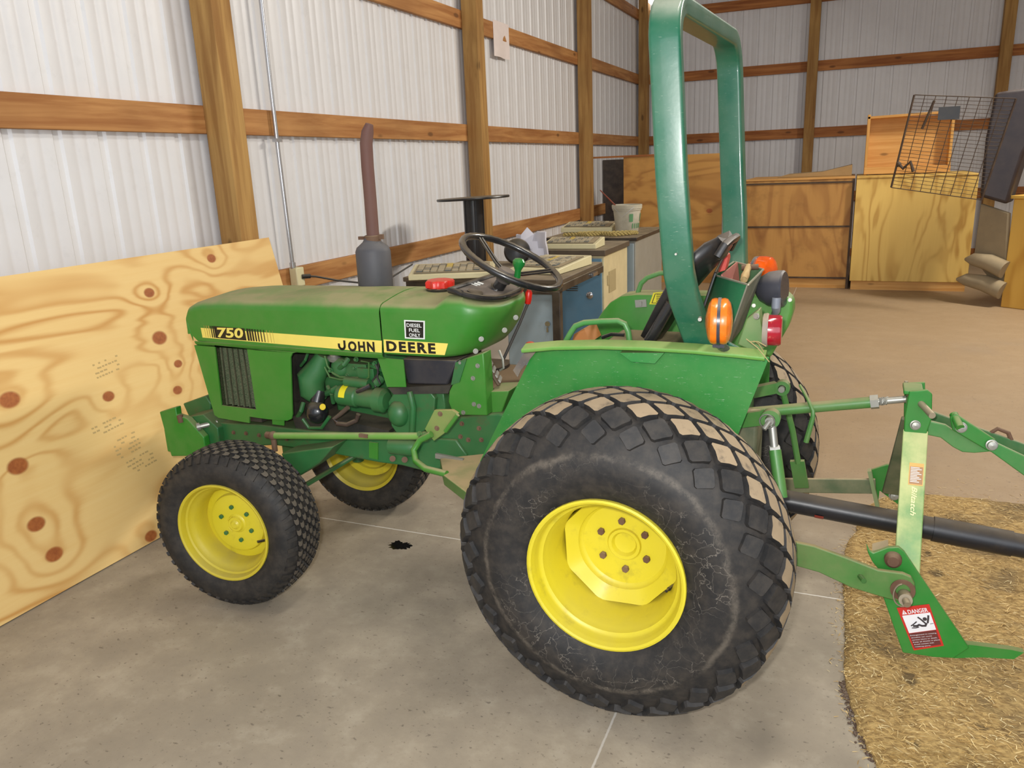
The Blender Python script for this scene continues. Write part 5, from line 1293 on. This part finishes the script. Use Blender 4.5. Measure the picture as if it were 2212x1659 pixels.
# DANGER decal
d4 = [A(x, y, 'y', .198) for x, y in ((1937, 1313), (2007, 1305), (2039, 1395), (1974, 1405))]
U = lambda u, v, w_=0: d4[0].lerp(d4[1], u).lerp(d4[3].lerp(d4[2], u), v) + V((0, -w_, 0))
b = B()
def dq(u0, u1, v0, v1, w_, mi): b.prism([U(u0, v0, w_), U(u1, v0, w_), U(u1, v1, w_), U(u0, v1, w_)], (0, .0003, 0), mi)
dq(0, 1, 0, 1, 0, 0); dq(.07, .94, .19, .60, .0005, 1); dq(.05, .93, .61, .96, .0005, 3)
ex = U(1, .1) - U(0, .1); ey = U(0, 0) - U(0, 1)
W_ = ex.length; H_ = ey.length
ey2 = V((ex.z, 0, -ex.x)).normalized(); ey2 = ey2 if ey2.z > 0 else -ey2
lettering(b, 'DANGER', U(.28, .165, .0008), ex, ey2, .017, 1, .02, width=W_ * .62)
b.prism([U(.09, .165, .0008), U(.25, .165, .0008), U(.17, .06, .0008)], (0, .0002, 0), 1); b.prism([U(.165, .145, .0012), U(.185, .145, .0012), U(.178, .09, .0012), U(.165, .09, .0012)], (0, .0002, 0), 0)
def st(p, r): 
    P_ = [U(x, y, .0009) for x, y in p]; b.tube([q_ for q_ in P_], r, 6, mi=2)
st([(.28, .45), (.40, .46), (.48, .44), (.55, .47), (.66, .48), (.72, .42)], .0030); st([(.52, .26), (.60, .33), (.68, .42)], .0022); st([(.86, .25), (.82, .33), (.76, .42)], .0024)
st([(.22, .44), (.32, .41), (.44, .36)], .0016); st([(.22, .49), (.34, .50), (.45, .49)], .0014); st([(.82, .45), (.93, .45)], .0007)
b.lathe([(0, .0052), (.0012, .0050), (.0014, 0)], U(.715, .325, .0006), (0, -1, 0), 18, mi=2)
for i, t_ in enumerate(('Entanglement in rotating', 'driveline can cause', 'serious injury or death.', 'Keep all shields in place.', 'Avoid contact with', 'rotating parts.')):
    lettering(b, t_, U(.08, .665 + i * .053, .0009), ex, ey2, .0045, 1, .0, width=W_ * (.80, .64, .78, .84, .62, .50)[i])
b.build('danger_decal', [plain('danger_red', srgb(200, 44, 34), .45), plain('danger_white', srgb(236, 234, 236), .45), plain('danger_ink', srgb(60, 52, 54), .5), plain('danger_dark', srgb(104, 46, 42), .5)], hp3, 'red and white DANGER label with entangled figure')
# far hitch plate
b = B().prism([A(x, y, 'y', .80) for x, y in ((1880, 1016), (1915, 1004), (1935, 1004), (1945, 1060), (2000, 1120), (1985, 1124), (1900, 1060), (1895, 1105), (1885, 1060))], (0, .012, 0)); fp = b.build('hitch_plate', M_ig, I, bevel=.002)
b = B().bar(A(1878, 1015, 'y', .78), A(1896, 1096, 'y', .78), .03, .012, (1, 0, 0)); b.build('plate_edge', paint('edge_dust', srgb(120, 146, 96), .5, .5, side=.3), fp)
ib((1931, 1070), .75, fp, .013)
# cross tube hidden in the straw, and side skid
b = B().prism([A(x, y, 'y', .22) for x, y in ((2085, 1392), (2120, 1396), (2185, 1404), (2212, 1410), (2190, 1424), (2120, 1420), (2060, 1422))], (0, .02, 0)); b.build('skid', M_ig, I)
# black drive shaft tube
M_shaft = paint('black_shaft', srgb(26, 27, 33), .35, .85, side=.06, dustc=srgb(92, 80, 64))
s0, s1 = A(1690, 1080, 'y', .475), A(2212, 1180, 'y', .475)
dd_ = (s1 - s0).normalized()
b = B().cyl(s0 - dd_ * .10, s1 + dd_ * .75, .0335, 32).cyl(s1 + dd_ * .75, s1 + dd_ * .86, .05, 28, .045).lathe([(0, .0335), (0, .0365), (.20, .0365), (.20, .0335)], s0.lerp(s1, .0) + dd_ * .42, dd_, 32)
b.lathe([(0, .0335), (0, .042), (.02, .044), (.06, .04), (.06, .0335)], s0 - dd_ * .08, dd_, 28)
sh = b.build('drive_shaft', M_shaft, I)
b = B(); c = A(1770, 1108, 'y', .445); b.lathe([(-.012, .0338), (.0, .0342), (.014, .0338)], c + V((0, .028, .006)), dd_, 8, a0=2.0, a1=2.8); b.build('red_mark', paint('red_mark', srgb(150, 30, 20), .4, .2), sh)

# ================================================================ STRAW BED
M_straw = None
m, n, l, b = nt('straw_bed_soil'); co = coords(n, l, (1, 2.2, 1), rot=(0, 0, .5))
f = noise(n, l, co, 42, 8, .75, .3); g = noise(n, l, coords(n, l), 3.2, 4, .6)
c = mixc(n, l, step(n, l, f, .3, .68), srgb(134, 104, 58), srgb(222, 188, 122))
c = mixc(n, l, math_(n, l, 'MULTIPLY', step(n, l, g, .48, .68), .75), c, srgb(108, 92, 66))
sp = noise(n, l, coords(n, l), 11, 3, .5); c = mixc(n, l, math_(n, l, 'MULTIPLY', step(n, l, sp, .66, .72), .7), c, srgb(76, 62, 42))
l.new(c, b.inputs['Base Color']); b.inputs['Roughness'].default_value = .9; bump(n, l, b, f, .7, .012); M_straw = m
edge = [(.640, 1.30), (.605, 1.18), (.592, 1.0), (.598, .75), (.604, .50), (.603, .33), (.607, .24), (.622, .15), (.640, .05), (.672, -.04), (.70, -.12), (.72, -.25), (.75, -.42)]
rng = random.Random(11)
from mathutils import noise as mn
def hgt(x, y, d): 
    e = min(1, d / .05); return (.026 * math.sqrt(max(0, 1 - (1 - e) ** 2))) + (.012 * mn.noise(V((x * 5, y * 5, 1))) + .010 * mn.noise(V((x * 17, y * 17, 3))) + .004 * mn.noise(V((x * 50, y * 50, 5)))) * e
def edgex(y):
    if y > 1.30: t_ = (y - 1.30) / .47; return .640 + .27 * (1 - math.sqrt(max(0, 1 - t_ * t_)))
    for (x0, y0), (x1, y1) in zip(edge, edge[1:]):
        if y1 <= y <= y0: return x1 + (x0 - x1) * (y - y1) / (y0 - y1)
    return .75
b = B(); rows = []
ys = [-.42 + k * .014 for k in range(157)]
for y in ys:
    if y > 1.766: break
    ex_ = edgex(y) + .004 * mn.noise(V((y * 30, 0, 0))) * 1.5; r = [V((ex_, y, 0))]
    dy = min(1.77 - y, y + .44)
    for k in range(1, 122):
        d = .0015 * k if k < 4 else .0045 + (k - 3) * .0165
        x = ex_ + d; r.append(V((x, y, max(.001, hgt(x, y, min(d, dy * 1.2))))))
    rows.append(r)
b.loft(rows, False, False)
sb = b.build('straw_bed', M_straw); tag(sb, 'flattened bed of dry straw on the concrete under the green implement', 'straw', kind='stuff')
m, n, l, bs = nt('straw_blades'); oi = n.new('ShaderNodeNewGeometry')
c = ramp(n, l, oi.outputs['Random Per Island'], [(0, srgb(150, 116, 62)), (.4, srgb(202, 166, 98)), (.8, srgb(232, 206, 146)), (1, srgb(246, 232, 184))]); l.new(c, bs.inputs['Base Color']); bs.inputs['Roughness'].default_value = .7
b = B()
for k in range(21500):
    y = rng.uniform(-.40, 1.74); x = edgex(y) + rng.random() ** 1.2 * 1.35 - .002; d = x - edgex(y)
    if y > .9 and rng.random() < .35: continue
    if mn.noise(V((x * 3.1, y * 3.1, 9))) > .18 and rng.random() < .7: continue
    z = hgt(x, y, max(.004, min(d, 1.77 - y))) + .003
    if k > 20700:      # loose straw on the concrete around the bed
        if k % 2: x = rng.uniform(.85, 2.4); y = 1.75 + abs(rng.gauss(0, .10))
        else: y = rng.uniform(-.3, 1.6); x = edgex(y) - abs(rng.gauss(0, .02))
        z = .0015
    a = rng.gauss(-.5, .75); L = rng.uniform(.006, .030) * (1.7 if rng.random() < .05 else 1); up = rng.uniform(-.10, .30); w_ = rng.uniform(.0005, .0012)
    dx, dy = math.cos(a), math.sin(a); p0 = V((x, y, z)); cv = rng.uniform(-.3, .3)
    p1 = p0 + V((dx, dy, up)) * L * .5; p2 = p1 + V((math.cos(a + cv), math.sin(a + cv), up * .3)) * L * .5; s_ = V((-dy, dx, 0)) * w_
    vs = [b.bm.verts.new(q) for q in (p0 - s_, p0 + s_, p1 + s_ + V((0, 0, w_)), p1 - s_ + V((0, 0, w_)), p2)]
    b.bm.faces.new((vs[0], vs[1], vs[2], vs[3])); b.bm.faces.new((vs[3], vs[2], vs[4]))
o = b.build('straw_blades', m, sb); o['kind'] = 'stuff'
# dark soil crumbs along the lower edge
b = B()
for k in range(260):
    y = rng.uniform(-.30, .20) if k % 3 else rng.uniform(.18, .26); x = edgex(y) + rng.gauss(-.004, .006); r = rng.uniform(.0015, .005)
    b.ball((x, y, r * .6), r, (rng.uniform(.6, 1.6), rng.uniform(.6, 1.4), .8), n=8)
o = b.build('soil_crumbs', paint('dark_soil', srgb(72, 48, 40), .35, .1, var=.3), sb); o['kind'] = 'stuff'
# straw wisps caught on the tractor
b = B()
for (p, q_) in (((1612, 732, .15), (1662, 782, .12)), ((1620, 738, .15), (1655, 748, .13)), ((1628, 736, .2), (1650, 760, .13))):
    a_, c_ = A(p[0], p[1], 'y', p[2]), A(q_[0], q_[1], 'y', q_[2]); b.tube([a_, a_.lerp(c_, .5) + V((0, 0, .006)), c_], .0013, 5)
b.build('straw_wisp', plain('wisp', srgb(176, 160, 110), .8), T)

# ================================================================ CAMERA AND LIGHT
cd = bpy.data.cameras.new('camera'); cam = bpy.data.objects.new('camera', cd); COL.objects.link(cam)
r_, u2, f_ = CM[0], CM[1], CM[2]
cam.matrix_world = Matrix(((r_[0], u2[0], -f_[0], CAM.x), (r_[1], u2[1], -f_[1], CAM.y), (r_[2], u2[2], -f_[2], CAM.z), (0, 0, 0, 1)))
cd.sensor_width = 36; cd.lens = FPX / 2212 * 36; cd.clip_start = .02
sc = bpy.context.scene; sc.camera = cam
def area(name, loc, target, size, power, col=(1, 1, 1), sy=None):
    d = bpy.data.lights.new(name, 'AREA'); d.energy = power; d.color = col; d.size = size
    if sy: d.shape = 'RECTANGLE'; d.size_y = sy
    o = bpy.data.objects.new(name, d); COL.objects.link(o); o.location = loc
    o.rotation_euler = (V(target) - V(loc)).to_track_quat('-Z', 'Y').to_euler(); return o
# open shed door behind the photographer, two strip lamps under the roof, the camera's flash
area('door_daylight', (1.6, -4.2, 2.2), (-1.2, 3, .8), 5.0, 115, (.90, .94, 1.0), 3.2)
area('roof_lamp', (3.4, 5.6, 4.4), (1.2, 3.6, 0), 1.8, 290, (1.0, .93, .82), .35)
area('roof_lamp', (0.6, .6, 4.4), (0.0, .8, 0), 1.8, 60, (1.0, .95, .86), .35)
area('camera_flash', (CAM.x - .06, CAM.y - .02, CAM.z + .09), (CAM.x - .06 + f_[0], CAM.y + f_[1], CAM.z + .09 + f_[2]),   .06, 44, (1.0, .98, .95))
w = bpy.data.worlds.new('world'); sc.world = w; w.use_nodes = True
bg = w.node_tree.nodes['Background']; bg.inputs[0].default_value = (.80, .88, 1, 1); bg.inputs[1].default_value = .7
vs = sc.view_settings; vs.view_transform = 'Standard'; vs.look = 'None'; vs.gamma = 1; vs.use_curve_mapping = False; vs.exposure = -.1
